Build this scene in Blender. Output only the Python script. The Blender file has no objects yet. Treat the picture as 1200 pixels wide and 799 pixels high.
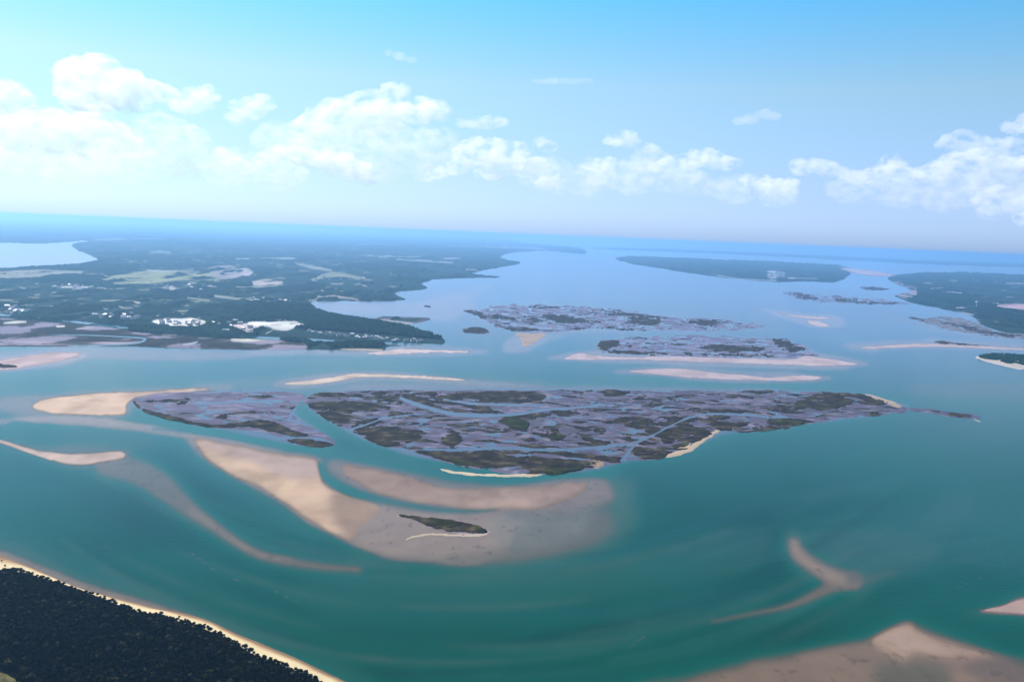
import bpy, math, random
import numpy as np
from mathutils import Matrix, Vector, noise as mnoise

random.seed(7)
RNG = np.random.default_rng(7)
SC = bpy.context.scene
COL = SC.collection

# ------------------------------------------------------------------ camera
H = 450.0                       # flying height in metres
F = 1039.0                      # focal length in photo pixels (1200 wide)
CU, CV = 600.0, 399.5
PITCH = math.atan((399.5 - 274.0) / F)
ROLL = 0.041
FAR = 150000.0
cp, sp_ = math.cos(PITCH), math.sin(PITCH)
cr, sr = math.cos(ROLL), math.sin(ROLL)

cam_d = bpy.data.cameras.new('camera')
cam = bpy.data.objects.new('camera', cam_d)
COL.objects.link(cam)
SC.camera = cam
cam_d.sensor_width = 36.0
cam_d.lens = 36.0 * F / 1200.0
cam_d.clip_start = 1.0
cam_d.clip_end = 600000.0
Rv, Uv, Fv = Vector((1, 0, 0)), Vector((0, sp_, cp)), Vector((0, cp, -sp_))
Xc = Rv * cr + Uv * sr
Yc = -Rv * sr + Uv * cr
Zc = -Fv
cam.matrix_world = Matrix(((Xc.x, Yc.x, Zc.x, 0), (Xc.y, Yc.y, Zc.y, 0), (Xc.z, Yc.z, Zc.z, H), (0, 0, 0, 1)))


def ray(u, v):
    """direction of the sight line through a traced point"""
    x = (np.asarray(u, float) - CU) / F
    y = (CV - np.asarray(v, float)) / F
    a = x * cr - y * sr
    b = x * sr + y * cr
    return a, b * sp_ + cp, b * cp - sp_


def ground(u, v, z=0.0):
    """traced point -> place on the ground (x, y)"""
    dx, dy, dz = ray(u, v)
    dz = np.minimum(dz, -H / FAR * 1.02)
    k = (z - H) / dz
    return dx * k, dy * k


def project(x, y, z=0.0):
    """world -> position on the traced map"""
    zz = z - H
    a = x
    b = y * sp_ + zz * cp
    c = y * cp - zz * sp_
    c = np.maximum(c, 1e-3)
    a, b = a / c, b / c
    px = a * cr + b * sr
    py = -a * sr + b * cr
    return CU + px * F, CV - py * F


# ------------------------------------------------------------------ noise
def _hash(ix, iy, seed):
    n = (ix.astype(np.int64) * 374761393 + iy.astype(np.int64) * 668265263 + seed * 1442695041) & 0x7fffffff
    n = ((n ^ (n >> 13)) * 1274126177) & 0x7fffffff
    n = n ^ (n >> 16)
    return (n & 0xffff) / 65535.0


def vnoise(x, y, seed=0):
    x0, y0 = np.floor(x), np.floor(y)
    fx, fy = x - x0, y - y0
    fx = fx * fx * (3 - 2 * fx)
    fy = fy * fy * (3 - 2 * fy)
    a = _hash(x0, y0, seed); b = _hash(x0 + 1, y0, seed)
    c = _hash(x0, y0 + 1, seed); d = _hash(x0 + 1, y0 + 1, seed)
    return (a * (1 - fx) + b * fx) * (1 - fy) + (c * (1 - fx) + d * fx) * fy


def fbm(x, y, seed=0, octv=4):
    s = 0; amp = 0.5; t = 0
    for k in range(octv):
        s = s + amp * vnoise(x, y, seed + k * 17); t += amp
        x = x * 2.03 + 11.3; y = y * 2.03 - 7.1; amp *= 0.5
    return s / t


# ------------------------------------------------------------------ map raster (traced survey of shoals, water depth, land use)
S = 2
U0, U1, V0, V1 = -110, 1310, 246, 846
NW, NH = (U1 - U0) * S, (V1 - V0) * S
uu = U0 + (np.arange(NW) + 0.5) / S
vv = V0 + (np.arange(NH) + 0.5) / S


def smooth(pts, closed=True, n=4):
    """Catmull-Rom through the traced points"""
    P = np.array(pts, float)
    m = len(P)
    out = []
    rng = range(m) if closed else range(m - 1)
    for i in rng:
        if closed:
            p0, p1, p2, p3 = P[i - 1], P[i], P[(i + 1) % m], P[(i + 2) % m]
        else:
            p0, p1, p2, p3 = P[max(i - 1, 0)], P[i], P[i + 1], P[min(i + 2, m - 1)]
        for k in range(n):
            t = k / n
            out.append(0.5 * ((2 * p1) + (-p0 + p2) * t + (2 * p0 - 5 * p1 + 4 * p2 - p3) * t * t + (-p0 + 3 * p1 - 3 * p2 + p3) * t ** 3))
    if not closed:
        out.append(P[-1])
    return np.array(out)


def _win(P, pad):
    c0 = int(max(0, (P[:, 0].min() - pad - U0) * S)); c1 = int(min(NW, (P[:, 0].max() + pad - U0) * S + 2))
    r0 = int(max(0, (P[:, 1].min() - pad - V0) * S)); r1 = int(min(NH, (P[:, 1].max() + pad - V0) * S + 2))
    return r0, max(r1, r0 + 1), c0, max(c1, c0 + 1)


def _box(a, n, axis):
    if n < 1:
        return a
    k = 2 * n + 1
    pad = [(0, 0), (0, 0)]; pad[axis] = (n + 1, n)
    c = np.cumsum(np.pad(a, pad, mode='edge'), axis=axis)
    if axis == 0:
        return (c[k:] - c[:-k]) / k
    return (c[:, k:] - c[:, :-k]) / k


def blur(a, px):
    n = int(round(px * S * 0.7))
    for _ in range(2):
        a = _box(_box(a, n, 0), n, 1)
    return a


def fill(pts, soft=0.0, warp=0.0, wl=40.0, seed=1, sm=True, grow=0):
    """traced outline -> soft mask (window, array)"""
    P = smooth(pts) if sm else np.array(pts, float)
    pad = soft * 3 + warp * 2 + 3 + grow
    r0, r1, c0, c1 = _win(P, pad)
    us, vs = uu[c0:c1], vv[r0:r1]
    a = np.zeros((r1 - r0, c1 - c0))
    Q = np.roll(P, -1, axis=0)
    for i, y in enumerate(vs):
        m = (P[:, 1] <= y) != (Q[:, 1] <= y)
        if not m.any():
            continue
        p, q = P[m], Q[m]
        xs = np.sort(p[:, 0] + (y - p[:, 1]) / (q[:, 1] - p[:, 1]) * (q[:, 0] - p[:, 0]))
        a[i] = np.searchsorted(xs, us) % 2
    if warp > 0:
        U, V = np.meshgrid(us, vs)
        X, Y = ground(U, V)
        n1 = fbm(X / wl, Y / wl, seed, 3) - 0.5
        n2 = fbm(X / wl + 57, Y / wl - 31, seed + 5, 3) - 0.5
        ci = np.clip(((U + n1 * 4 * warp - us[0]) * S).round().astype(int), 0, len(us) - 1)
        ri = np.clip(((V + n2 * 2.4 * warp - vs[0]) * S).round().astype(int), 0, len(vs) - 1)
        a = a[ri, ci]
    if soft > 0:
        a = blur(a, soft)
    return (r0, r1, c0, c1, a)


def stroke(pts, w, soft=1.0, n=6):
    """line of varying half width -> soft mask"""
    P = smooth([p[:2] for p in pts], False, n)
    if np.isscalar(w):
        Wd = np.full(len(P), float(w))
    else:
        Wd = np.interp(np.linspace(0, 1, len(P)), np.linspace(0, 1, len(w)), w)
    pad = Wd.max() + soft + 2
    r0, r1, c0, c1 = _win(P, pad)
    U, V = np.meshgrid(uu[c0:c1], vv[r0:r1])
    a = np.zeros(U.shape)
    for i in range(len(P) - 1):
        p, q = P[i], P[i + 1]
        lo, hi = min(p[0], q[0]) - pad, max(p[0], q[0]) + pad
        j0 = int(np.clip((lo - U[0, 0]) * S, 0, U.shape[1])); j1 = int(np.clip((hi - U[0, 0]) * S + 1, 0, U.shape[1]))
        k0 = int(np.clip((min(p[1], q[1]) - pad - V[0, 0]) * S, 0, U.shape[0])); k1 = int(np.clip((max(p[1], q[1]) + pad - V[0, 0]) * S + 1, 0, U.shape[0]))
        if j1 <= j0 or k1 <= k0:
            continue
        uw, vw = U[k0:k1, j0:j1], V[k0:k1, j0:j1]
        d = q - p
        t = np.clip(((uw - p[0]) * d[0] + (vw - p[1]) * d[1]) / max(d @ d, 1e-9), 0, 1)
        dist = np.hypot(uw - p[0] - t * d[0], vw - p[1] - t * d[1])
        ww = Wd[i] + (Wd[i + 1] - Wd[i]) * t
        m = np.clip((ww + soft - dist) / (2 * soft), 0, 1)
        a[k0:k1, j0:j1] = np.maximum(a[k0:k1, j0:j1], m * m * (3 - 2 * m))
    return (r0, r1, c0, c1, a)


def full(m):
    r0, r1, c0, c1, a = m
    o = np.zeros((NH, NW)); o[r0:r1, c0:c1] = a
    return o


PAINT_GAIN = 1.0


def paint(img, m, colour, alpha=1.0):
    r0, r1, c0, c1, a = m
    colour = np.array(colour) * PAINT_GAIN
    k = (a * alpha)[..., None]
    img[r0:r1, c0:c1] = img[r0:r1, c0:c1] * (1 - k) + np.array(colour) * k


def addto(fld, m, val=1.0, mode='max'):
    r0, r1, c0, c1, a = m
    if mode == 'max':
        fld[r0:r1, c0:c1] = np.maximum(fld[r0:r1, c0:c1], a * val)
    elif mode == 'cut':
        fld[r0:r1, c0:c1] *= (1 - a * val)
    else:
        fld[r0:r1, c0:c1] += a * val


def sample(fld, u, v):
    """bilinear read of the map at traced positions"""
    x = np.clip((u - U0) * S - 0.5, 0, NW - 1.001); y = np.clip((v - V0) * S - 0.5, 0, NH - 1.001)
    x0 = x.astype(int); y0 = y.astype(int)
    fx, fy = x - x0, y - y0
    if fld.ndim == 3:
        fx, fy = fx[..., None], fy[..., None]
    return (fld[y0, x0] * (1 - fx) + fld[y0, x0 + 1] * fx) * (1 - fy) + (fld[y0 + 1, x0] * (1 - fx) + fld[y0 + 1, x0 + 1] * fx) * fy


UU, VV = np.meshgrid(uu, vv)
GX, GY = ground(UU, VV)

# ------------------------------------------------------------------ materials
def new_mat(name):
    m = bpy.data.materials.new(name); m.use_nodes = True
    nt = m.node_tree
    return m, nt, nt.nodes['Principled BSDF']


def N(nt, t, **kw):
    n = nt.nodes.new(t)
    for k, v in kw.items():
        if hasattr(n, k):
            setattr(n, k, v)
        else:
            n.inputs[k.replace('_', ' ')].default_value = v
    return n


ALB = 0.92


def noise_mat(name, stops, scale, rough=0.9, detail=6.0, bump=0.0, bscale=None, spec=0.3, attr=None, distort=0.0):
    """procedural ground material: colour ramp driven by world-space noise (or tinted by a survey attribute)"""
    m, nt, b = new_mat(name)
    tc = N(nt, 'ShaderNodeTexCoord')
    nz = N(nt, 'ShaderNodeTexNoise'); nz.inputs['Scale'].default_value = scale; nz.inputs['Detail'].default_value = detail
    nz.inputs['Distortion'].default_value = distort
    nt.links.new(tc.outputs['Object'], nz.inputs['Vector'])
    rp = N(nt, 'ShaderNodeValToRGB')
    stops = [(p, tuple(x * ALB for x in c)) for p, c in stops]
    el = rp.color_ramp.elements
    while len(el) < len(stops):
        el.new(0.5)
    for e, (p, c) in zip(el, stops):
        e.position = p; e.color = (*c, 1)
    nt.links.new(nz.outputs['Fac'], rp.inputs['Fac'])
    out = rp.outputs['Color']
    if attr:
        at = N(nt, 'ShaderNodeAttribute'); at.attribute_name = attr
        mx = N(nt, 'ShaderNodeMix', data_type='RGBA', blend_type='MULTIPLY'); mx.inputs[0].default_value = 1.0
        nt.links.new(at.outputs['Color'], mx.inputs[6]); nt.links.new(out, mx.inputs[7])
        out = mx.outputs[2]
    nt.links.new(out, b.inputs['Base Color'])
    b.inputs['Roughness'].default_value = rough
    b.inputs['Specular IOR Level'].default_value = spec
    if bump:
        n2 = N(nt, 'ShaderNodeTexNoise'); n2.inputs['Scale'].default_value = bscale or scale * 4; n2.inputs['Detail'].default_value = 5
        nt.links.new(tc.outputs['Object'], n2.inputs['Vector'])
        bp = N(nt, 'ShaderNodeBump'); bp.inputs['Strength'].default_value = bump; bp.inputs['Distance'].default_value = 1.0
        nt.links.new(n2.outputs['Fac'], bp.inputs['Height']); nt.links.new(bp.outputs['Normal'], b.inputs['Normal'])
    return m


def plain_mat(name, col, rough=0.7):
    return noise_mat(name, [(0.3, tuple(c * 0.88 for c in col)), (0.7, tuple(min(1, c * 1.08) for c in col))], 0.4, rough)


M_SAND = noise_mat('dry_sand', [(0.25, (0.8, 0.78, 0.76)), (0.5, (1, 1, 1)), (0.75, (1.12, 1.1, 1.06))], 0.012, 0.9, 8, spec=0.05, attr='tint')
M_MUD = noise_mat('wet_mud', [(0.3, (0.78, 0.78, 0.8)), (0.55, (1, 1, 1)), (0.75, (1.15, 1.1, 1.12))], 0.01, 0.6, 8, spec=0.04, attr='tint')
M_GRASS = noise_mat('marsh_grass', [(0.28, (0.014, 0.010, 0.008)), (0.45, (0.027, 0.019, 0.012)), (0.56, (0.040, 0.031, 0.016)), (0.68, (0.085, 0.066, 0.038))], 0.03, 0.95, 8, bump=0.6, bscale=0.3, spec=0.0)
M_GREEN = noise_mat('green_shrub_grass', [(0.3, (0.012, 0.013, 0.005)), (0.5, (0.028, 0.029, 0.009)), (0.7, (0.055, 0.05, 0.017))], 0.03, 0.95, 8, bump=0.6, bscale=0.3, spec=0.0)
M_CLEAR = noise_mat('dry_grass', [(0.3, (0.05, 0.05, 0.02)), (0.7, (0.16, 0.14, 0.06))], 0.2, 0.95, 6, spec=0.0)
M_LAND = noise_mat('land_cover', [(0.3, (0.8, 0.8, 0.8)), (0.5, (1, 1, 1)), (0.7, (1.2, 1.18, 1.15))], 0.004, 0.95, 8, spec=0.0, attr='tint')
M_WOOD = noise_mat('distant_wood', [(0.3, (0.005, 0.014, 0.011)), (0.5, (0.010, 0.026, 0.017)), (0.7, (0.020, 0.040, 0.022))], 0.006, 0.95, 8, spec=0.0)
M_HEAD = noise_mat('headland_leaves', [(0.3, (0.005, 0.02, 0.010)), (0.5, (0.012, 0.038, 0.017)), (0.7, (0.026, 0.06, 0.024))], 0.03, 0.9, 6, spec=0.0)
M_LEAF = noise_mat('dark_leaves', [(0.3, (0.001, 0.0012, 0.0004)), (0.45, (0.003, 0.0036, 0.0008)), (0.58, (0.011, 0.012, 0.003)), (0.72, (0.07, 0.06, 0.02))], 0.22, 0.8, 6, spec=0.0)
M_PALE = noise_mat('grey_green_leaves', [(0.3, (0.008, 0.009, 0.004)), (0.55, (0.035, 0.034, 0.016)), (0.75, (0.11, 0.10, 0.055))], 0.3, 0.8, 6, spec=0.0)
M_BARK = noise_mat('bark', [(0.3, (0.05, 0.035, 0.025)), (0.7, (0.11, 0.085, 0.06))], 2.0, 0.95)
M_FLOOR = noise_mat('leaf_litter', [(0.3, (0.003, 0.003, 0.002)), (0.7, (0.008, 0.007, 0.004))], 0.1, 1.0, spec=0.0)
M_WALL = plain_mat('white_siding', (0.7, 0.66, 0.62))
M_WALL2 = plain_mat('sandy_siding', (0.42, 0.36, 0.31))
M_ROOF = plain_mat('grey_shingle', (0.16, 0.14, 0.14), 0.9)
M_ROOF2 = plain_mat('pale_metal_roof', (0.5, 0.48, 0.48), 0.5)
M_GLASS = plain_mat('window_glass', (0.05, 0.06, 0.08), 0.15)
M_STEEL = plain_mat('white_painted_steel', (0.82, 0.82, 0.82), 0.5)

# ------------------------------------------------------------------ object helpers
def link(o, parent=None):
    COL.objects.link(o)
    if parent is not None:
        o.parent = parent
    return o


def tag(o, label=None, cat=None, group=None, kind=None):
    if label: o['label'] = label
    if cat: o['category'] = cat
    if group: o['group'] = group
    if kind: o['kind'] = kind
    return o


def empty(name, loc, label, cat, group=None):
    e = bpy.data.objects.new(name, None); e.location = loc; e.empty_display_size = 5
    link(e)
    return tag(e, label, cat, group)


def build(name, co, faces_flat, nper, mats, parent=None, tint=None, smooth_shade=True, midx=None):
    me = bpy.data.meshes.new(name)
    co = np.asarray(co, np.float32); fl = np.asarray(faces_flat, np.int32).ravel()
    nf = len(fl) // nper
    me.vertices.add(len(co)); me.vertices.foreach_set('co', co.ravel())
    me.loops.add(len(fl)); me.loops.foreach_set('vertex_index', fl)
    me.polygons.add(nf)
    me.polygons.foreach_set('loop_start', np.arange(0, nf * nper, nper, dtype=np.int32))
    me.polygons.foreach_set('loop_total', np.full(nf, nper, np.int32))
    if smooth_shade:
        me.polygons.foreach_set('use_smooth', np.ones(nf, bool))
    for m in (mats if isinstance(mats, (list, tuple)) else [mats]):
        me.materials.append(m)
    if midx is not None:
        me.polygons.foreach_set('material_index', np.asarray(midx, np.int32))
    if tint is not None:
        at = me.attributes.new('tint', 'FLOAT_COLOR', 'POINT')
        at.data.foreach_set('color', np.concatenate([tint, np.ones((len(tint), 1))], 1).astype(np.float32).ravel())
    me.update(calc_edges=True)
    me.validate()
    o = bpy.data.objects.new(name, me)
    return link(o, parent)


def patches_of(quads):
    """connected patches of a quad list (union-find), biggest first"""
    n = int(quads.max()) + 1
    par = list(range(n))
    def find(a):
        while par[a] != a:
            par[a] = par[par[a]]; a = par[a]
        return a
    for q in quads.tolist():
        r = find(q[0])
        for k in q[1:]:
            rk = find(k)
            if rk != r: par[rk] = r
    lab = np.array([find(a) for a in quads[:, 0].tolist()])
    ids, cnt = np.unique(lab, return_counts=True)
    o = np.argsort(-cnt)
    return lab, ids[o], cnt[o]


def relief(name, fld, zfun, mats, win, step=0.8, zcut=-0.12, parent=None, tint=None, stepv=None, origin=(0, 0), split=0):
    """height field over the ground: a grid of azimuth / distance lines, heights read from a surveyed map field"""
    u0, u1, v0, v1 = win
    stepv = stepv or step
    # corners -> ranges of azimuth tangent and depression tangent
    cu = np.array([u0, u1, u0, u1, (u0 + u1) / 2, (u0 + u1) / 2]); cv = np.array([v0, v0, v1, v1, v0, v1])
    gx, gy = ground(cu, cv)
    s = gx / gy; t = H / gy
    ns = max(4, int((s.max() - s.min()) * F / step)); nt_ = max(4, int((t.max() - t.min()) * F / stepv))
    ss = np.linspace(s.min(), s.max(), ns); tt = np.linspace(max(t.min(), H / FAR), t.max(), nt_)
    SS, TT = np.meshgrid(ss, tt)
    Y = H / TT; X = SS * Y
    U, V = project(X, Y)
    inside = (U >= u0) & (U <= u1) & (V >= v0) & (V <= v1)
    f = sample(fld, U, V)
    z = zfun(f, X, Y, U, V)
    z = np.where(inside, z, -9.0)
    ok = z > zcut
    q = ok[:-1, :-1] | ok[1:, :-1] | ok[:-1, 1:] | ok[1:, 1:]
    idx = np.arange(ns * nt_).reshape(nt_, ns)
    quads = np.stack([idx[:-1, :-1][q], idx[1:, :-1][q], idx[1:, 1:][q], idx[:-1, 1:][q]], 1)[:, ::-1]
    z = np.maximum(z, zcut - 0.6)
    used = np.unique(quads)
    remap = np.full(ns * nt_, -1, np.int64); remap[used] = np.arange(len(used))
    co = np.stack([X.ravel() - origin[0], Y.ravel() - origin[1], z.ravel()], 1)[used]
    tc = None
    if tint is not None:
        tc = sample(tint, U.ravel()[used], V.ravel()[used]) if isinstance(tint, np.ndarray) and tint.ndim == 3 else np.tile(np.array(tint, float), (len(used), 1))
    quads = remap[quads]
    if not split:
        return build(name, co, quads, 4, mats, parent, tc)
    lab, ids, cnt = patches_of(quads)
    big = [i for i, c in zip(ids, cnt) if c >= 10][:split]
    groups = [quads[lab == i] for i in big]
    rest = quads[~np.isin(lab, big)]
    out = []
    for j, g_ in enumerate(groups + ([rest] if len(rest) else [])):
        us = np.unique(g_); rm = np.full(len(co), -1, np.int64); rm[us] = np.arange(len(us))
        o = build(name if j < len(groups) else 'grass_tufts', co[us], rm[g_], 4, mats, parent, None if tc is None else tc[us])
        if j >= len(groups): o['kind'] = 'stuff'
        out.append(o)
    return out


# ================================================================== SURVEY: water colour
DEEP = (0.012, 0.085, 0.082)
TEAL = (0.014, 0.115, 0.118)
BLUE = (0.030, 0.135, 0.215)
SOUND = (0.085, 0.185, 0.36)
LAV = (0.21, 0.20, 0.30)
MAUVE = (0.27, 0.22, 0.23)
TAN = (0.30, 0.24, 0.19)
CREAM = (0.52, 0.43, 0.35)
GREYTEAL = (0.09, 0.14, 0.14)

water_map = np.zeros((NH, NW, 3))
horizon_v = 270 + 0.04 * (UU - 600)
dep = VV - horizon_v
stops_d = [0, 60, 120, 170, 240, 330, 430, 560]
stops_c = np.array([(0.11, 0.19, 0.33), (0.075, 0.15, 0.27), (0.028, 0.085, 0.13), (0.008, 0.055, 0.058), (0.002, 0.053, 0.034), (0.001, 0.038, 0.021), (0.001, 0.025, 0.010), (0.001, 0.018, 0.006)])  # bluer far stops put sky reflection and distance haze into the water colour
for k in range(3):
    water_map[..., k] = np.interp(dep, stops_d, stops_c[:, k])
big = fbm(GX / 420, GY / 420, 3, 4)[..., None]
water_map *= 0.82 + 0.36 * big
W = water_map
W_OPEN = water_map.copy()
RAMP = np.clip((uu - U0) / 100, 0, 1) * np.clip((U1 - uu) / 100, 0, 1)
RAMP = (RAMP * RAMP * (3 - 2 * RAMP))[None, :] * np.clip((V1 - vv) / 14, 0, 1)[:, None]

PAINT_GAIN = np.array((0.50, 0.41, 0.33))
# sound north of the headland: reflected sky and haze painted as paler blue over silty water
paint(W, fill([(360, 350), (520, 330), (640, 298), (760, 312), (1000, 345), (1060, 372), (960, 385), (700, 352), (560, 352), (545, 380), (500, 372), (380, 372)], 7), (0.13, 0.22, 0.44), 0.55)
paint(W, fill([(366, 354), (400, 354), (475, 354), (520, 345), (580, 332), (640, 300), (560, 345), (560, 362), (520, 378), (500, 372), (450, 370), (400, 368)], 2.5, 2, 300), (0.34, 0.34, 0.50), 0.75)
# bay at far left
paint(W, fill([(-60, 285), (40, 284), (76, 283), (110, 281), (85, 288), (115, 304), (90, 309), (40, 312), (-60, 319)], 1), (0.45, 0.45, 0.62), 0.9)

# faint deep / shallow bands of the inlet
paint(W, fill([(330, 690), (420, 672), (600, 672), (760, 640), (900, 625), (880, 660), (760, 690), (600, 712), (430, 716)], 9, 5, 160), (0.045, 0.115, 0.105), 0.6)
paint(W, stroke([(560, 667), (640, 664), (700, 652), (790, 625), (850, 605)], [5, 6, 6, 5, 3], 4), (0.008, 0.085, 0.105), 0.8)
paint(W, stroke([(430, 722), (600, 722), (760, 716), (860, 700), (930, 690)], [4, 7, 8, 8, 5], 6), (0.006, 0.075, 0.082), 0.8)
paint(W, fill([(500, 765), (600, 778), (720, 790), (740, 830), (500, 830), (470, 800)], 8, 4, 90), (0.006, 0.062, 0.056), 0.75)
paint(W, stroke([(520, 750), (600, 762), (690, 785)], [3, 5, 3], 4), (0.005, 0.06, 0.055), 0.6)
paint(W, fill([(960, 640), (1020, 610), (1120, 590), (1240, 600), (1240, 670), (1120, 665), (1010, 672)], 14, 6, 200), (0.04, 0.125, 0.15), 0.7)
paint(W, fill([(1050, 640), (1120, 575), (1140, 600), (1090, 650)], 8, 5, 100), (0.06, 0.14, 0.16), 0.5)
paint(W, fill([(1055, 455), (1120, 448), (1240, 452), (1240, 468), (1110, 468)], 5, 3, 150), (0.15, 0.20, 0.26), 0.5)
paint(W, fill([(700, 720), (840, 690), (900, 705), (840, 722), (760, 740)], 8, 3, 100), (0.035, 0.10, 0.09), 0.4)
# wide pale shelf on the far left and around the west bar
paint(W, fill([(-60, 480), (60, 482), (160, 490), (250, 505), (340, 520), (330, 530), (200, 515), (120, 502), (20, 495), (-60, 500)], 4, 3, 90), (0.10, 0.19, 0.19), 0.3)
paint(W, fill([(-60, 447), (60, 460), (40, 490), (-60, 484)], 9, 4, 120), (0.10, 0.20, 0.22), 0.5)
paint(W, fill([(230, 448), (330, 440), (420, 434), (600, 446), (720, 452), (900, 452), (700, 460), (420, 460), (330, 462), (240, 458)], 4, 3, 120), (0.20, 0.25, 0.30), 0.6)

# ------------------------------------------------ shoals: (mask, colour, alpha) – submerged sand seen through shallow water
def shoal(poly, col, alpha, soft=3, warp=2.0, wl=60, seed=2):
    paint(W, fill(poly, soft, warp, wl, seed), col, alpha)

# submerged fringe of the foreground beach
shoal([(-110, 580), (-40, 610), (0, 632), (25, 638), (50, 651), (100, 674), (150, 690), (212, 713), (262, 733), (312, 757), (400, 797), (480, 840), (400, 840), (300, 775), (100, 700), (-110, 640)], (0.19, 0.165, 0.14), 0.85, 4, 1.2, 40)
shoal([(-110, 555), (0, 612), (60, 640), (160, 680), (300, 735), (430, 790), (430, 830), (300, 770), (-110, 640)], (0.05, 0.11, 0.105), 0.6, 8, 2, 40)
# right hook
paint(W, stroke([(930, 634), (936, 650), (955, 664), (985, 678), (1004, 680)], [11, 13, 12, 13, 15], 9), (0.10, 0.145, 0.135), 0.8)
paint(W, stroke([(931, 637), (936, 648), (953, 662), (978, 675), (1000, 679)], [5, 7, 7, 9, 8], 8), (0.40, 0.31, 0.26), 0.95)
paint(W, stroke([(1000, 679), (975, 687), (948, 700), (920, 711), (880, 719), (835, 728)], [9, 8, 6, 4, 2.5, 1], 6), (0.31, 0.25, 0.205), 0.62)
paint(W, stroke([(1000, 678), (1022, 676), (1045, 670)], [8, 6, 3], 8), (0.17, 0.17, 0.155), 0.7)
paint(W, fill([(935, 628), (1000, 622), (1080, 628), (1100, 655), (1040, 676), (980, 668)], 10, 3, 60), (0.085, 0.145, 0.145), 0.6)
# right edge triangle
shoal([(1130, 718), (1165, 709), (1205, 696), (1320, 680), (1320, 735), (1205, 725), (1170, 721)], (0.10, 0.13, 0.12), 0.7, 6)
shoal([(1148, 716), (1175, 709), (1205, 699), (1320, 688), (1320, 722), (1205, 720), (1175, 719)], (0.36, 0.26, 0.24), 0.95, 1.5, 1)
# bottom right shoal
shoal([(740, 805), (800, 790), (880, 771), (960, 757), (1020, 746), (1060, 728), (1090, 736), (1140, 754), (1200, 772), (1320, 790), (1320, 850), (740, 850)], (0.16, 0.155, 0.125), 0.9, 6, 2.5, 50)
shoal([(800, 806), (860, 784), (930, 770), (1020, 751), (1060, 733), (1080, 742), (1120, 760), (1170, 770), (1200, 785), (1320, 800), (1320, 850), (780, 850)], (0.33, 0.25, 0.20), 0.8, 6, 4, 40, 9)
shoal([(1022, 750), (1061, 731), (1078, 742), (1130, 760), (1160, 772), (1100, 772), (1072, 766), (1058, 776), (1036, 764)], (0.50, 0.38, 0.31), 0.9, 6, 2)
shoal([(1100, 752), (1160, 768), (1210, 790), (1230, 850), (1120, 850), (1112, 790)], (0.36, 0.26, 0.22), 0.6, 7, 3, 40)
shoal([(1020, 800), (1035, 776), (1080, 771), (1112, 782), (1118, 805), (1060, 850), (1000, 850)], (0.06, 0.115, 0.085), 0.5, 11, 8, 45)
shoal([(1130, 790), (1150, 772), (1240, 776), (1240, 812)], (0.13, 0.13, 0.12), 0.5, 6, 3, 40)

# west spit and its drowned tail
shoal([(-40, 508), (0, 515), (50, 523), (80, 520), (148, 526), (150, 538), (112, 548), (80, 549), (50, 537), (0, 520), (-40, 512)], (0.20, 0.19, 0.18), 0.7, 5, 2)
shoal([(130, 500), (180, 508), (178, 526), (140, 520)], (0.13, 0.16, 0.155), 0.5, 7)
paint(W, stroke([(125, 546), (160, 553), (190, 570), (222, 597), (252, 618), (278, 636), (305, 650), (340, 658), (380, 664), (420, 667)], [13, 15, 15, 10, 7, 6, 6, 6, 5, 4], 7), (0.25, 0.215, 0.175), 0.8)
paint(W, stroke([(225, 598), (252, 617), (278, 635), (304, 649), (340, 656)], [5, 4, 3, 3, 2], 4), (0.30, 0.255, 0.21), 0.6)
# north-west bar
shoal([(-20, 470), (30, 464), (100, 458), (180, 455), (265, 452), (265, 459), (220, 466), (160, 476), (146, 490), (60, 491), (10, 484)], (0.30, 0.27, 0.24), 0.8, 5, 2)
shoal([(10, 490), (80, 487), (150, 494), (230, 508), (300, 522), (300, 528), (210, 512), (110, 500), (30, 494)], (0.46, 0.39, 0.36), 0.85, 2, 1.2)
shoal([(-40, 486), (0, 489), (14, 494), (0, 497), (-40, 494)], (0.34, 0.32, 0.34), 0.7, 2)
# top-left sand shelf
shoal([(-110, 412), (0, 412), (60, 408), (130, 408), (240, 411), (330, 414), (330, 418), (200, 422), (105, 421), (70, 430), (0, 436), (-110, 440)], (0.30, 0.28, 0.34), 0.75, 3, 2, 150)
shoal([(-110, 420), (0, 418), (60, 412), (100, 414), (88, 423), (40, 430), (0, 434), (-110, 438)], (0.46, 0.38, 0.38), 0.8, 2, 1.5, 100)
# spit off the headland
shoal([(440, 408), (475, 404), (560, 409), (570, 414), (510, 418), (430, 416), (300, 415), (300, 410)], (0.34, 0.33, 0.44), 0.7, 2, 1)
# main flats
shoal([(205, 510), (260, 513), (330, 526), (378, 534), (410, 540), (480, 553), (560, 564), (640, 560), (690, 556), (740, 566), (735, 590), (745, 618), (700, 648), (600, 664), (500, 662), (440, 656), (395, 632), (340, 606), (295, 580), (240, 548)], (0.15, 0.17, 0.145), 0.6, 12, 5, 110)
shoal([(215, 509), (262, 516), (330, 528), (374, 536), (377, 556), (400, 578), (450, 592), (510, 600), (590, 600), (600, 640), (560, 660), (500, 656), (452, 651), (405, 635), (365, 615), (320, 583), (275, 560), (240, 542)], (0.36, 0.295, 0.25), 0.85, 3, 1.5)
shoal([(384, 538), (430, 543), (475, 554), (540, 567), (610, 567), (670, 559), (710, 563), (718, 580), (690, 598), (620, 606), (540, 602), (470, 590), (420, 574), (394, 558)], (0.33, 0.26, 0.235), 0.85, 7, 3, 60)
shoal([(600, 603), (680, 598), (715, 594), (718, 620), (680, 646), (600, 660), (520, 660), (540, 640), (600, 632)], (0.20, 0.19, 0.155), 0.7, 9, 6, 70)
shoal([(440, 650), (470, 636), (520, 630), (580, 630), (600, 650), (540, 661), (470, 658)], (0.22, 0.215, 0.18), 0.6, 5, 2)
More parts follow.
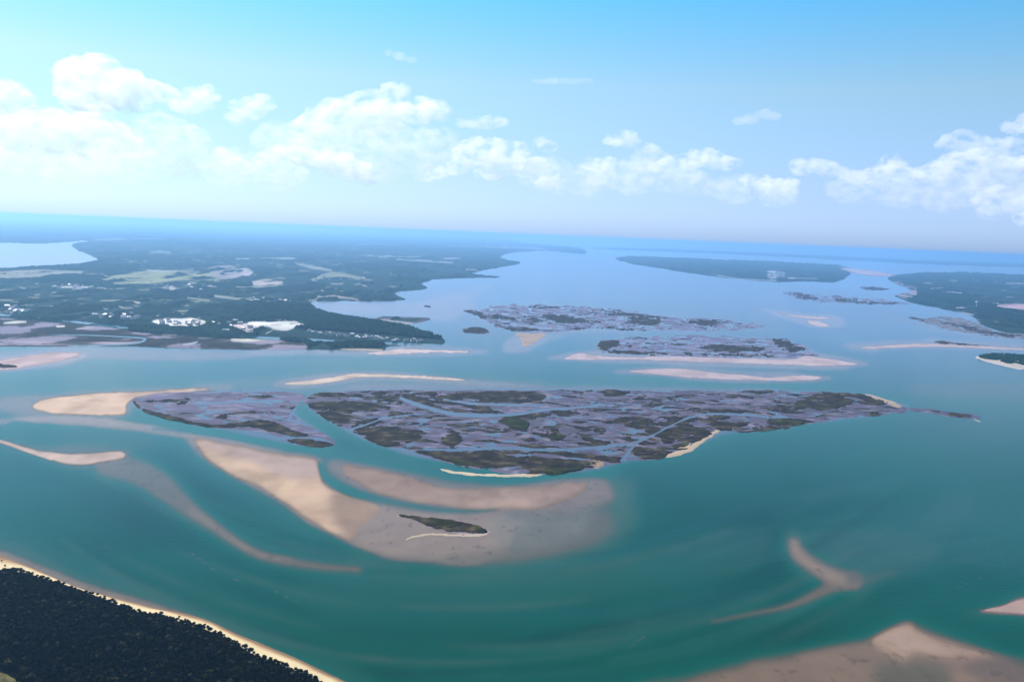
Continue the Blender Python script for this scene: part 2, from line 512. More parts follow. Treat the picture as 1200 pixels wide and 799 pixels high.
# channels through the flats
paint(W, stroke([(374, 545), (382, 560), (405, 573), (450, 588), (500, 596), (545, 599), (580, 596)], [4.5, 5, 5.5, 5, 4, 3, 2], 4), (0.03, 0.14, 0.15), 0.85)
paint(W, stroke([(230, 504), (300, 514), (380, 527), (450, 540), (520, 552), (590, 563), (660, 556), (720, 552)], [3, 5, 6, 7, 6, 5, 5, 7], 4), (0.02, 0.145, 0.14), 0.85)
paint(W, stroke([(60, 502), (130, 508), (200, 520), (240, 548), (300, 590), (370, 630)], [3, 6, 9, 10, 9, 7], 7), (0.012, 0.125, 0.13), 0.7)
paint(W, stroke([(180, 502), (250, 508), (330, 520)], [2, 3, 3], 3), (0.03, 0.155, 0.17), 0.7)
# north bar shallows and bars beyond
shoal([(325, 447), (400, 437), (470, 437), (560, 446), (640, 452), (560, 452), (480, 446), (420, 446), (360, 454), (325, 453)], (0.34, 0.31, 0.33), 0.75, 2, 1)
shoal([(400, 452), (480, 450), (600, 452), (760, 455), (900, 455), (900, 460), (600, 460), (400, 460)], (0.26, 0.26, 0.34), 0.6, 2, 2)
shoal([(640, 421), (690, 410), (760, 414), (940, 414), (1000, 421), (1015, 428), (960, 433), (820, 429), (700, 424)], (0.36, 0.34, 0.42), 0.8, 2, 1.5, 120)
shoal([(715, 435), (790, 429), (850, 433), (940, 437), (975, 443), (940, 448), (850, 448), (760, 440)], (0.36, 0.34, 0.42), 0.7, 2, 1.2, 120)
shoal([(890, 362), (940, 367), (985, 371), (985, 384), (950, 383), (920, 374)], (0.42, 0.42, 0.56), 0.7, 1.5)
shoal([(990, 403), (1070, 399), (1110, 398), (1240, 406), (1240, 413), (1100, 408), (1010, 411)], (0.34, 0.34, 0.46), 0.75, 2)
shoal([(1040, 372), (1120, 384), (1240, 394), (1240, 402), (1150, 396), (1080, 384)], (0.30, 0.30, 0.42), 0.5, 2)
shoal([(600, 394), (650, 386), (690, 386), (640, 400), (617, 412), (590, 413)], (0.36, 0.36, 0.48), 0.7, 2)
shoal([(530, 378), (580, 358), (700, 352), (900, 374), (900, 392), (700, 392), (560, 396)], (0.13, 0.19, 0.30), 0.5, 5)
# foam and tide lines
for pts, a in (([(225, 648), (252, 668), (270, 676), (288, 684)], .45), ([(318, 690), (336, 699), (352, 707)], .4), ([(730, 772), (738, 758), (756, 745), (768, 740)], .35), ([(640, 662), (700, 655)], .2), ([(1120, 690), (1150, 676)], .2)):
    m = stroke(pts, 0.35, 1.3)
    r0, r1, c0, c1, a_ = m
    a_ = a_ * np.clip((fbm(GX[r0:r1, c0:c1] / 9, GY[r0:r1, c0:c1] / 9, 4, 4) - 0.46) * 6, 0, 1)
    paint(W, (r0, r1, c0, c1, a_), (0.5, 0.55, 0.55), a)
for poly in ([(360, 472), (366, 462), (420, 457), (600, 456), (800, 457), (975, 459), (1040, 470), (1062, 480), (960, 495), (860, 506), (808, 526), (735, 541), (650, 555), (520, 541), (445, 522), (382, 492)], [(154, 471), (190, 461), (290, 457), (352, 460), (346, 483), (378, 506), (390, 520), (340, 519), (250, 501), (172, 483)]):
    shoal(poly, (0.10, 0.125, 0.175), 0.85, 2, 1)
shoal([(560, 364), (620, 357), (740, 365), (895, 383), (800, 388), (650, 389), (582, 382)], (0.24, 0.32, 0.52), 0.6, 2, 2, 150)
shoal([(700, 401), (742, 395), (870, 395), (932, 402), (955, 414), (880, 419), (735, 416)], (0.26, 0.33, 0.52), 0.6, 2, 2, 150)
# fine mottling of the shallows
PAINT_GAIN = 1.0
for poly in ([(360, 472), (366, 462), (420, 457), (600, 456), (800, 457), (975, 459), (1040, 470), (1062, 480), (960, 495), (860, 506), (808, 526), (735, 541), (650, 555), (520, 541), (445, 522), (382, 492)], [(154, 471), (190, 461), (290, 457), (352, 460), (346, 483), (378, 506), (390, 520), (340, 519), (250, 501), (172, 483)]):
    shoal(poly, (0.085, 0.105, 0.155), 0.8, 2, 1)
shoal([(425, 590), (470, 596), (540, 604), (600, 606), (622, 612), (600, 630), (585, 645), (540, 652), (480, 650), (452, 648), (415, 634), (410, 615)], (0.20, 0.136, 0.098), 0.85, 7, 3, 60)
shoal([(580, 606), (650, 602), (700, 598), (690, 625), (640, 640), (590, 645)], (0.13, 0.115, 0.088), 0.6, 11, 6, 60)
shoal([(-110, 600), (-40, 628), (0, 645), (50, 664), (100, 684), (150, 699), (212, 717), (262, 736), (312, 760), (400, 800), (395, 806), (300, 764), (200, 726), (100, 697), (0, 658), (-110, 605)], (0.17, 0.12, 0.085), 0.8, 3, 1, 30)
sh_ = np.clip(W[..., 0] * 12, 0, 1)
near = np.clip(blur(sh_, 13) * 1.5, 0, 1) * np.clip(1 - 9 * (W[..., 2] - 0.07), 0, 1) * (1 - sh_) * np.clip((dep - 110) / 60, 0, 1)
W[:] = W * (1 - 0.75 * near[..., None]) + np.array((0.004, 0.105, 0.070)) * 0.75 * near[..., None]
patch = np.clip((fbm(GX / 500, GY / 900, 55, 4) - 0.42) * 4, 0, 1) * (1 - sh_) * np.clip((dep - 150) / 80, 0, 1) * 0.6
W[:] = W * (1 - patch[..., None]) + np.array((0.002, 0.072, 0.047)) * patch[..., None]
patch = np.clip((fbm(GX / 500, GY / 900, 55, 4) - 0.42) * 4, 0, 1) * np.clip((dep - 150) / 80, 0, 1) * 0.3 + 0.35
W_OPEN = W_OPEN * (1 - patch[..., None]) + np.array((0.002, 0.072, 0.047)) * patch[..., None]
# current streaks, lying along the sweep of the inlet
arc = np.array([(60, 560), (160, 620), (280, 672), (420, 708), (580, 716), (740, 700), (880, 660), (980, 610), (1060, 560)], float)
rs = np.random.default_rng(77)
for i in range(46):
    o = rs.uniform(-75, 110); t0 = rs.uniform(0, .8); t1 = min(1, t0 + rs.uniform(.12, .4))
    q = smooth(arc, False, 6); q = q[int(t0 * len(q)):max(int(t1 * len(q)), int(t0 * len(q)) + 4)]
    q = q + np.array((0, o)) + rs.normal(0, 2, 2) + np.stack([np.zeros(len(q)), rs.uniform(-10, 10) * np.linspace(0, 1, len(q))], 1)
    if q[:, 1].max() > 840 or len(q) < 4: continue
    m = stroke(q[::2], [0.3, rs.uniform(2, 8), 0.3], rs.uniform(5, 11), 2)
    r0, r1, c0, c1, a_ = m
    a_ = a_ * fbm(GX[r0:r1, c0:c1] / 60, GY[r0:r1, c0:c1] / 60, i, 3) * np.clip(1 - 12 * W[r0:r1, c0:c1, 0], 0.0, 1)
    paint(W, (r0, r1, c0, c1, a_), [(0.001, 0.020, 0.017), (0.02, 0.075, 0.055), (0.045, 0.075, 0.055)][i % 3], rs.uniform(.35, .7))
for i in range(60):
    u, v = rs.uniform(520, 1240), rs.uniform(490, 690); ln = rs.uniform(40, 160); sl = rs.uniform(-.28, -.12)
    m = stroke([(u, v), (u + ln * .5, v + sl * ln * .4), (u + ln, v + sl * ln)], [.3, rs.uniform(1, 5), .3], rs.uniform(4, 9), 3)
    r0, r1, c0, c1, a_ = m
    a_ = a_ * fbm(GX[r0:r1, c0:c1] / 60, GY[r0:r1, c0:c1] / 60, i + 200, 3) * np.clip(1 - 12 * W[r0:r1, c0:c1, 0], 0, 1)
    paint(W, (r0, r1, c0, c1, a_), [(0.002, 0.028, 0.026), (0.025, 0.07, 0.062)][i % 2], rs.uniform(.2, .5))
shal = np.clip((W[..., 0] - 0.02) * 8, 0, 1)[..., None]
W *= ALB
speck = np.clip((fbm(GX / 9, GY / 16, 41, 4) - 0.65) * 8, 0, 1)[..., None]
W *= 1 - 0.28 * shal * speck
W *= 1 + shal * 0.30 * (fbm(GX / 22, GY / 30, 21, 5) - 0.5)[..., None] + 0.10 * (fbm(GX / 60, GY / 120, 31, 4) - 0.5)[..., None]

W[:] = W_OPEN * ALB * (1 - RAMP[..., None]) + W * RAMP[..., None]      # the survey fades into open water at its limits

# ================================================================== WATER SHEET
def water_material():
    m, nt, b = new_mat('sea_water')
    at = N(nt, 'ShaderNodeAttribute'); at.attribute_name = 'tint'
    nt.links.new(at.outputs['Color'], b.inputs['Base Color'])
    b.inputs['Roughness'].default_value = 0.16
    b.inputs['IOR'].default_value = 1.333; b.inputs['Specular IOR Level'].default_value = 0.10
    tc = N(nt, 'ShaderNodeTexCoord')
    mp = N(nt, 'ShaderNodeMapping'); mp.inputs['Rotation'].default_value = (0, 0, 0.5); mp.inputs['Scale'].default_value = (1, 2.2, 1)
    n1 = N(nt, 'ShaderNodeTexNoise'); n1.inputs['Scale'].default_value = 0.06; n1.inputs['Detail'].default_value = 6; n1.inputs['Roughness'].default_value = 0.62
    nt.links.new(tc.outputs['Object'], mp.inputs['Vector']); nt.links.new(mp.outputs['Vector'], n1.inputs['Vector'])
    bp = N(nt, 'ShaderNodeBump'); bp.inputs['Strength'].default_value = 0.35; bp.inputs['Distance'].default_value = 0.8
    nt.links.new(n1.outputs['Fac'], bp.inputs['Height']); nt.links.new(bp.outputs['Normal'], b.inputs['Normal'])
    return m


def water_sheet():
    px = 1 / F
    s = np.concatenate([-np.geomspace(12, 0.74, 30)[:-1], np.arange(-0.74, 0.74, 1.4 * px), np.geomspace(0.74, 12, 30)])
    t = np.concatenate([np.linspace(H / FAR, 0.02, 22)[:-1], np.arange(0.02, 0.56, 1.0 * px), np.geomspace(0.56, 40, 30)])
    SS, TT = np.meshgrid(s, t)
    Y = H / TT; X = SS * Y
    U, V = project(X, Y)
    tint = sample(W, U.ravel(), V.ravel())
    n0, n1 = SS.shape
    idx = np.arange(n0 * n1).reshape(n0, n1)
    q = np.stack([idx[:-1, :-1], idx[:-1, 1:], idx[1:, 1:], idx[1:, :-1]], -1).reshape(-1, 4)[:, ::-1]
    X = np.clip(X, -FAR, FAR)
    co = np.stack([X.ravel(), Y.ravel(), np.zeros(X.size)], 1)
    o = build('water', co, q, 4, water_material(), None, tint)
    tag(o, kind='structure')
    return o


water_sheet()

# ================================================================== SANDBARS (dry or awash crests)
def bar(label, poly, tint, soft=1.2, warp=1.0, wl=45, zmax=0.5, seed=3, tint_edge=None, name='sandbar', parent=None, cat='sandbar', step=0.7, fill2=(), fade=2.2, paints=()):
    P = np.array(poly, float)
    f = np.zeros((NH, NW))
    addto(f, fill(poly, soft, warp, wl, seed))
    for q in fill2:
        addto(f, q, 0.95)
    f *= RAMP ** 0.5
    pad = 3 + 2 * warp
    r0, r1, c0, c1 = _win(P, pad + 6)
    tm = np.zeros((NH, NW, 3)); tm[:] = [c * .80 for c in tint]
    for poly, tn_, sf, al in paints:
        paint(tm, fill(poly, sf, 2, 40, seed + 7), [c * .80 for c in tn_], al)
    gx, gy = GX[r0:r1, c0:c1], GY[r0:r1, c0:c1]
    k = np.clip((f[r0:r1, c0:c1] - 0.5) * fade, 0, 1)[..., None]
    k = k * k * (3 - 2 * k)
    t_ = tm[r0:r1, c0:c1] * (0.88 + 0.24 * fbm(gx / 25, gy / 60, seed + 11, 6))[..., None]
    wet = np.clip((fbm(gx / 60, gy / 150, seed + 21, 4) - 0.52) * 6, 0, 1)[..., None]
    t_ = t_ * (1 - 0.16 * wet)
    tm[r0:r1, c0:c1] = W[r0:r1, c0:c1] / ALB * np.array((1.12, 1.16, 1.25)) * (1 - k) + t_ * np.array((1.0, 0.88, 0.80)) * k
    win = (P[:, 0].min() - pad, P[:, 0].max() + pad, P[:, 1].min() - pad, P[:, 1].max() + pad)
    o = relief(name, f, lambda f, X, Y, U, V: (f - 0.5) * 2 * zmax + 0.06 * (fbm(X / 18, Y / 18, 8, 3) - 0.5), M_SAND, win, step, -0.1, parent, tm)
    if parent is None:
        tag(o, label, cat)
    return o


PINKC = (0.56, 0.42, 0.35)
bar('pale sandbar spit with a pointed western tail, lowest on the left', [(-40, 510), (0, 516), (25, 522), (57, 528), (85, 531), (120, 529), (142, 527), (148, 531), (147, 536), (112, 543), (85, 545), (67, 542), (50, 535), (25, 526), (0, 519), (-40, 513)], (0.52, 0.42, 0.38), 3.5, 1.2, fill2=[stroke([(-110, 500), (-40, 509), (0, 517), (30, 527), (60, 537)], [2, 2, 2.4, 3, 3], 2.0)], tint_edge=(0.34, 0.29, 0.27))
bar('broad cream sandbar touching the curved grass rim at the west end of the marsh', [(48, 468), (100, 461), (175, 457), (215, 455.5), (255, 454.5), (225, 459), (185, 462), (165, 466), (153, 470), (148, 477), (143, 487), (100, 486), (60, 485), (38, 478)], (0.62, 0.48, 0.37), 3, 1.5, tint_edge=(0.44, 0.38, 0.33))
bar('large cream sand flat beside the teal channel, south-west of the marsh island', [(225, 513), (250, 516), (300, 526), (337, 532), (371, 538), (375, 550), (380, 562), (400, 577), (445, 592), (440, 606), (420, 620), (415, 632), (400, 631), (366, 613), (347, 600), (320, 581), (300, 569), (275, 559), (255, 549), (240, 536), (232, 524)], (0.55, 0.42, 0.31), 5, 1.8, fade=1.7, paints=[([(225, 511), (300, 524), (372, 536), (376, 556), (350, 562), (300, 545), (250, 528)], (0.40, 0.32, 0.31), 5, .8), ([(392, 572), (450, 590), (450, 608), (425, 640), (402, 628), (388, 600)], (0.27, 0.205, 0.165), 9, .95)])
bar('long mauve sand flat between the teal channel and the marsh island', [(395, 545), (430, 548), (470, 556), (512, 567), (560, 573), (610, 571), (655, 566), (690, 567), (680, 580), (640, 594), (590, 599), (530, 596), (470, 585), (425, 570)], (0.31, 0.24, 0.215), 6, 3.5, zmax=0.35, fade=1.8, paints=[([(400, 548), (470, 560), (520, 578), (480, 580), (430, 566)], (0.27, 0.20, 0.17), 4, .5), ([(540, 585), (600, 582), (620, 592), (560, 597)], (0.44, 0.34, 0.29), 5, .6)])
bar('narrow pale sandbar north of the marsh island, brightest at its western bend', [(332, 449), (362, 445.5), (400, 440), (417, 437.6), (475, 439.5), (525, 442.5), (550, 445.5), (530, 446), (475, 442.8), (425, 442), (405, 445), (375, 450), (345, 451)], (0.62, 0.53, 0.46), 0.9, 0.5, tint_edge=(0.48, 0.42, 0.40))
bar('thin white sand spit off the tip of the wooded headland', [(452, 411), (470, 408.5), (500, 409.6), (546, 411), (547, 413.4), (505, 413.2), (475, 414.6), (450, 416), (425, 414.4)], (0.62, 0.54, 0.56), 0.7, 0.5)
bar('pinkish sandbank at the left edge in front of the salt marsh', [(-110, 423), (0, 421), (40, 416), (70, 413), (95, 414), (80, 421), (45, 427), (0, 433.5), (-110, 437)], (0.52, 0.42, 0.44), 1.5, 1.5, 120)
bar('long lavender sandbar fronting the farther right-hand marsh island', [(662, 421), (680, 413.5), (700, 416), (740, 418.5), (800, 417.5), (870, 420), (930, 420), (948, 416.5), (995, 424), (1004, 427), (960, 428.5), (880, 426.5), (800, 423.5), (740, 421.5), (700, 421.5)], (0.48, 0.42, 0.48), 0.9, 0.8, 90)
bar('lone lavender sandbar between the two northern marsh islands and the big one', [(735, 435), (762, 432.5), (795, 431.5), (825, 434.5), (870, 439), (900, 441.5), (940, 439.5), (964, 443), (940, 446.5), (900, 446), (825, 444), (780, 440)], (0.46, 0.40, 0.45), 0.9, 0.8, 90)
bar('upper of two small pale sandbars in the sound, right of the far marsh island', [(907, 365.5), (937, 369.5), (972, 371.8), (965, 374), (935, 372)], (0.5, 0.46, 0.52), 0.7, 0.4)
bar('lower of two small pale sandbars in the sound, right of the far marsh island', [(946, 375), (960, 376.5), (973, 382), (962, 383), (950, 380)], (0.5, 0.46, 0.52), 0.7, 0.4)
bar('long thin sandbar with a brown grassy crest near the right-hand shore', [(1008, 407), (1040, 404.5), (1075, 402.5), (1110, 403), (1167, 406), (1215, 409), (1215, 411), (1165, 409.4), (1110, 406.8), (1060, 407.4), (1020, 409)], (0.48, 0.42, 0.46), 0.7, 0.4)
bar('narrow pink sandbar cut off by the right edge of the picture', [(1152, 715.5), (1175, 709.5), (1205, 700.5), (1300, 690), (1300, 722), (1205, 719.5), (1175, 718)], (0.40, 0.30, 0.28), 1.5, 0.6)
bar('bottom right sandbar with a sharp angular crest', [(1018, 752), (1061, 731), (1078, 740), (1110, 754), (1160, 766), (1120, 770), (1078, 762), (1058, 772), (1040, 758)], (0.34, 0.265, 0.225), 6, 2.5, fade=1.3)

# ================================================================== MARSH ISLANDS
def marsh(name, label, outline, origin_px, patches, streak=0.5, wl=70, seed=5, greens=(), creeks=(), beaches=(), mud_tint=(0.17, 0.155, 0.20), step=0.6, amp=0.5, zg=1.3, extra_mud=(), stream_cut=0.0, soft=0.5, warp=1.0, brk=1.15, low=0.45):
    gx, gy = ground(*origin_px)
    root = empty(name, (float(gx), float(gy), 0), label, 'island')
    org = (float(gx), float(gy))
    P = np.concatenate([np.array(o, float) for o in [outline, *extra_mud]])
    win = (P[:, 0].min() - 5, P[:, 0].max() + 5, P[:, 1].min() - 5, P[:, 1].max() + 5)
    mud = np.zeros((NH, NW))
    for o in [outline, *extra_mud]:
        addto(mud, fill(o, 1.0, warp, wl, seed))
    for pts, w in creeks:
        addto(mud, stroke(pts, w, 1.0), 1.0, 'cut')
    r0, r1 = int((win[2] - V0) * S), int((win[3] - V0) * S) + 1
    c0, c1 = max(0, int((win[0] - U0) * S)), min(NW, int((win[1] - U0) * S) + 1)
    X, Y = GX[r0:r1, c0:c1], GY[r0:r1, c0:c1]
    wx = X + 60 * (fbm(X / 130, Y / 130, seed + 40, 3) - 0.5); wy = Y + 90 * (fbm(X / 130, Y / 130, seed + 50, 3) - 0.5)
    n = 0.55 * fbm(wx / (wl * 1.5), wy / (wl * 0.8), seed, 5) + 0.45 * fbm(wx / (wl * .75), wy / (wl * .36), seed + 3, 4)
    n = 0.5 + (n - 0.5) * 1.35
    ridge = np.abs(fbm(wx / (wl * 1.7), wy / (wl * 0.9), seed + 9, 4) - 0.5) * 2          # creeks
    ridge = np.minimum(ridge, 0.03 + np.abs(fbm(wx / (wl * .9), wy / (wl * 0.5), seed + 19, 3) - 0.5) * 2)
    g = np.zeros((NH, NW)); gg = g[r0:r1, c0:c1]
    gg += streak * mud[r0:r1, c0:c1]
    for p in patches:
        wt = 0.52
        if isinstance(p, tuple) and len(p) == 2 and not np.isscalar(p[0][0]) and np.isscalar(p[1]):
            p, wt = p
        addto(g, fill(p, soft, warp * 1.5, wl * 0.35, seed + 1), wt, 'add')
    gg += amp * 2 * (n - 0.5) - np.clip(0.11 - ridge, 0, 1) * 4.0
    gg *= np.clip(mud[r0:r1, c0:c1] * 1.6, 0, 1)
    for pts, w in creeks:
        addto(g, stroke(pts, w, 0.8), 1.0, 'cut')
    W_ = np.zeros((NH, NW, 3)); W_[:] = [c * m_ for c, m_ in zip(mud_tint, (.80, .71, .78))]  # lavender mud tints carry the reflected sky as base colour
    tn = fbm(X / 90, Y / 90, seed + 70, 4)[..., None]
    t2 = np.clip((fbm(wx / (wl * 1.3), wy / (wl * .42), seed + 81, 4)[..., None] - 0.44) * 6, 0, 1)
    t3 = np.clip((fbm(wx / (wl * .8), wy / (wl * .3), seed + 91, 4)[..., None] - 0.56) * 7, 0, 1)
    base = W_[r0:r1, c0:c1] * (0.7 + 0.6 * tn) + np.array((0.05, 0.015, 0.0)) * np.clip(tn - 0.5, 0, 1) * 2
    base = base * (1 - 0.55 * t2) + np.array((0.10, 0.085, 0.078)) * 0.55 * t2
    base = base * (1 - 0.5 * t3) + np.array((0.40, 0.35, 0.36)) * 0.5 * t3
    base = base * np.array((0.70, 0.69, 0.80))
    lowm = np.clip((gg - 0.12) / 0.36, 0, 1)[..., None]; lowm = lowm * lowm * (3 - 2 * lowm)
    W_[r0:r1, c0:c1] = base * (1 - low * lowm) + np.array((0.046, 0.038, 0.024)) * low * lowm
    for b_ in beaches:
        poly, tint = b_
        paint(W_, fill(poly, 0.8, 0.5, 30), [c * .7 for c in tint], 0.9)
    relief('mudflat', mud, lambda f, X, Y, U, V: np.minimum((f - 0.5) * 1.2, 0.30) + brk * (fbm(X / 34, Y / 26, seed + 3, 4) - 0.60), M_MUD, win, step * 1.3, -0.1, root, W_, origin=org)
    relief('grass_patch', g, lambda f, X, Y, U, V: np.clip((f - 0.5) * 6, -0.7, 1) * zg * (0.6 + 0.8 * fbm(X / 9, Y / 9, seed + 4, 3)) + 0.35, M_GRASS, win, step, 0.05, root, origin=org, split=98)
    if greens:
        gr = np.zeros((NH, NW))
        for p in greens:
            addto(gr, fill(p, 0.7, 1.2, wl * 0.4, seed + 2))
        relief('green_shrub', gr, lambda f, X, Y, U, V: np.clip((f - 0.42) * 6, -0.7, 1) * (zg + 1.0) * (0.5 + fbm(X / 7, Y / 7, seed + 6, 3)) + 0.4, M_GREEN, win, step, 0.05, root, origin=org)
    for b_ in beaches:
        bf = np.zeros((NH, NW)); addto(bf, fill(b_[0], 0.8, 1.2, 25))
        Q = np.array(b_[0], float)
        relief('sand_beach', bf, lambda f, X, Y, U, V: (f - 0.5) * 1.6, M_SAND, (Q[:, 0].min() - 4, Q[:, 0].max() + 4, Q[:, 1].min() - 4, Q[:, 1].max() + 4), 0.6, -0.1, root, [c * m_ for c, m_ in zip(b_[1], (.60, .53, .45))], origin=org)
    return root


WHITE_S = (0.66, 0.56, 0.46)
main_out = [(360, 472), (366, 462), (385, 459.5), (420, 458), (500, 457), (600, 457), (700, 457), (800, 458), (900, 457.5), (975, 459.5), (1010, 461.5), (1040, 470), (1062, 478), (1060, 483), (1030, 487), (987, 490), (960, 495), (900, 505), (877, 507), (848, 505), (828, 513), (808, 526), (785, 531), (775, 538), (735, 541), (705, 546), (690, 550), (650, 555), (632, 556), (600, 555), (550, 548), (520, 541), (498, 534), (470, 525), (445, 522), (420, 509), (400, 500), (382, 492), (368, 482)]
main_p = [
    [(361, 473), (378, 471), (400, 470), (430, 472), (447, 475), (435, 480), (415, 482), (410, 490), (402, 499), (392, 501), (382, 492), (370, 482)],
    [(366, 462), (380, 459.5), (402, 462), (425, 463.5), (402, 465), (375, 464)], [(420, 458.8), (450, 459.2), (462, 460.5), (440, 461.5)],
    [(430, 474), (450, 475), (458, 478), (440, 478.5)], [(447, 465.5), (465, 468), (472, 472), (455, 470)],
    [(455, 463), (490, 461), (520, 460.5), (500, 464), (470, 466)],
    [(472, 466), (488, 465.5), (505, 470), (512, 476), (540, 480), (590, 483.5), (590, 485), (540, 483), (505, 479), (488, 472)],
    [(508, 467), (525, 462), (550, 459.5), (575, 459), (560, 464), (535, 469), (520, 472)], [(545, 463), (570, 460), (600, 458.6), (625, 459), (640, 465), (628, 470), (605, 471.5), (585, 470), (560, 467)],
    [(540, 474), (560, 476), (575, 479), (555, 479)],
    ([(417, 504), (437, 501), (460, 500), (478, 503), (485, 509), (472, 518), (458, 523), (446, 522), (432, 512)], 0.6),
    [(410, 500), (425, 494), (445, 491), (440, 498), (420, 504)], [(455, 487), (480, 484), (495, 486), (480, 490), (460, 491)],
    [(480, 505), (500, 507), (490, 514), (474, 520)], [(520, 512), (535, 507), (540, 516), (530, 524), (518, 518)],
    ([(494, 532), (510, 529), (535, 531), (555, 530), (575, 531), (600, 535), (615, 540), (600, 545), (580, 549), (560, 547), (535, 542), (515, 538)], 0.7),
    ([(615, 541), (640, 538), (665, 538), (690, 542), (702, 546), (680, 550), (655, 554), (628, 553), (612, 548)], 0.7),
    [(570, 528), (600, 529), (640, 529.5), (660, 529), (690, 532), (720, 535), (727, 539), (705, 540), (680, 536), (640, 532), (600, 532)],
    [(617, 522), (630, 521.5), (650, 523), (640, 526), (622, 526)], [(622, 507), (650, 509), (665, 511), (655, 516), (645, 513)],
    [(585, 491), (603, 486), (630, 484.5), (665, 481.5), (675, 481), (640, 487), (618, 491)],
    [(740, 525), (755, 524), (778, 527), (792, 532), (778, 537), (757, 538), (744, 534)],
    ([(718, 491), (745, 489.5), (772, 494), (790, 497), (812, 500), (829, 506), (831, 511), (815, 518), (797, 524), (780, 521), (772, 512), (755, 505), (735, 499)], 0.5),
    [(790, 488), (805, 493), (812, 499), (795, 498), (780, 495)], [(705, 457.5), (720, 455.6), (740, 457), (728, 463), (708, 463)], [(745, 466), (758, 464), (752, 468)],
    ([(820, 491), (850, 494), (882, 494), (872, 499), (858, 503), (845, 504), (830, 497)], 0.55),
    [(810, 482), (835, 484), (860, 490), (840, 491)], [(830, 479), (880, 481), (880, 483), (840, 483)],
    ([(930, 475), (945, 466), (965, 462), (985, 464), (1000, 468), (995, 474), (975, 479), (955, 478.5)], 0.6),
    ([(990, 460), (1010, 463), (1028, 469), (1037, 473), (1022, 473), (1005, 467)], 0.5),
    [(900, 480), (925, 480), (945, 484), (925, 485), (903, 482)], [(878, 459), (900, 458.5), (905, 461), (885, 462)],
    [(900, 492), (930, 491), (958, 494), (935, 497), (905, 498)], [(880, 501), (905, 500), (925, 502), (900, 506)], [(1018, 484), (1030, 484.5), (1024, 488)], [(970, 493), (980, 494), (975, 496)],
    [(700, 500), (712, 503), (706, 508), (697, 505)], [(680, 514), (706, 516), (713, 520), (695, 518)],
]
marsh('marsh_island', 'large marsh island of dark grass cut by many creeks, in the middle of the inlet', main_out, (700, 500), main_p, streak=0.40, low=0.32, wl=38, seed=5, amp=0.80,
      greens=[[(588, 492), (600, 489), (612, 491), (620, 497), (617, 503), (607, 503), (594, 499)], [(640, 511), (655, 510), (662, 513), (652, 516)], [(520, 538), (545, 541), (560, 546), (540, 545)], [(640, 549), (665, 550), (690, 546), (660, 555), (640, 555)], [(905, 494), (930, 493), (950, 495), (925, 497)]],
      creeks=[([(470, 467), (500, 477), (540, 486), (600, 486), (640, 480), (700, 476)], [1.6, 2.2, 2, 1.6, 1.2, 0.8]), ([(405, 505), (430, 497), (455, 489), (500, 484)], [1.2, 1, 0.8, 0.5]), ([(520, 468), (560, 473), (640, 475)], [0.8, 1, 0.6]),
              ([(500, 527), (540, 527), (600, 525), (660, 527), (735, 520), (760, 512), (820, 486), (900, 488)], [1, 1.2, 1.6, 1.4, 1.2, 1, 0.8, 0.8]), ([(730, 540), (738, 528), (748, 518)], [2, 1.4, 0.8])],
      beaches=[([(513, 549.5), (545, 553), (580, 555.5), (632, 555.5), (634, 557.6), (600, 559), (565, 558), (530, 554)], (0.72, 0.64, 0.52)), ([(775, 537), (790, 530), (806, 524), (826, 511), (841, 503.5), (843, 506), (829, 515), (812, 528), (795, 534)], (0.6, 0.5, 0.42)), ([(1012, 460.5), (1030, 465), (1056, 475), (1050, 477), (1030, 469)], (0.52, 0.45, 0.42)), ([(798, 521), (808, 519), (806, 526), (796, 527)], (0.75, 0.62, 0.46)), ([(690, 541), (702, 538), (708, 544), (698, 549)], (0.42, 0.34, 0.28))])

left_out = [(154, 471), (165, 464), (190, 461), (225, 459), (290, 457), (335, 459), (358, 464), (356, 476), (345, 483), (352, 494), (378, 506), (393, 520), (370, 524.5), (340, 519), (318, 509), (285, 503), (250, 501), (222, 496.5), (195, 491), (172, 483)]
marsh('marsh_island', 'curved marsh with dark grass rim and lavender mudflat, west of the large marsh', left_out, (260, 482),
      [([(156, 471.5), (160, 471), (166, 477.5), (184, 483.5), (202, 488), (226, 494), (252, 497.5), (278, 496), (300, 494.5), (300, 499), (275, 500), (245, 500), (218, 496.5), (190, 489.5), (168, 482)], 0.8),
       ([(162, 470), (190, 468), (215, 466.3), (224, 468), (220, 471.5), (205, 475), (212, 471), (190, 470.5)], 0.6), ([(252, 489), (268, 484.5), (290, 482), (322, 483), (318, 485.3), (290, 485), (265, 489)], 0.7),
       ([(290, 464), (318, 463), (331, 465.5), (310, 467)], 0.7), ([(285, 495), (305, 492), (325, 496), (345, 504), (361, 510), (352, 512), (330, 508), (305, 501)], 0.8), ([(336, 515), (355, 514), (375, 517), (391, 520.5), (380, 523.3), (360, 522.5), (345, 519)], 0.9),
       ([(328, 476), (342, 475), (352, 479), (345, 482), (332, 480)], 0.35), ([(258, 486), (268, 487), (262, 490)], .4)],
      streak=0.22, wl=50, seed=15, amp=0.5, creeks=[([(355, 470), (340, 488), (345, 494), (372, 500)], [1, 2, 1.5, 1]), ([(330, 513), (360, 513), (390, 518)], [0.8, 1, 1]), ([(225, 474), (270, 471), (330, 470)], [0.5, 1.2, 2])], mud_tint=(0.20, 0.18, 0.23))

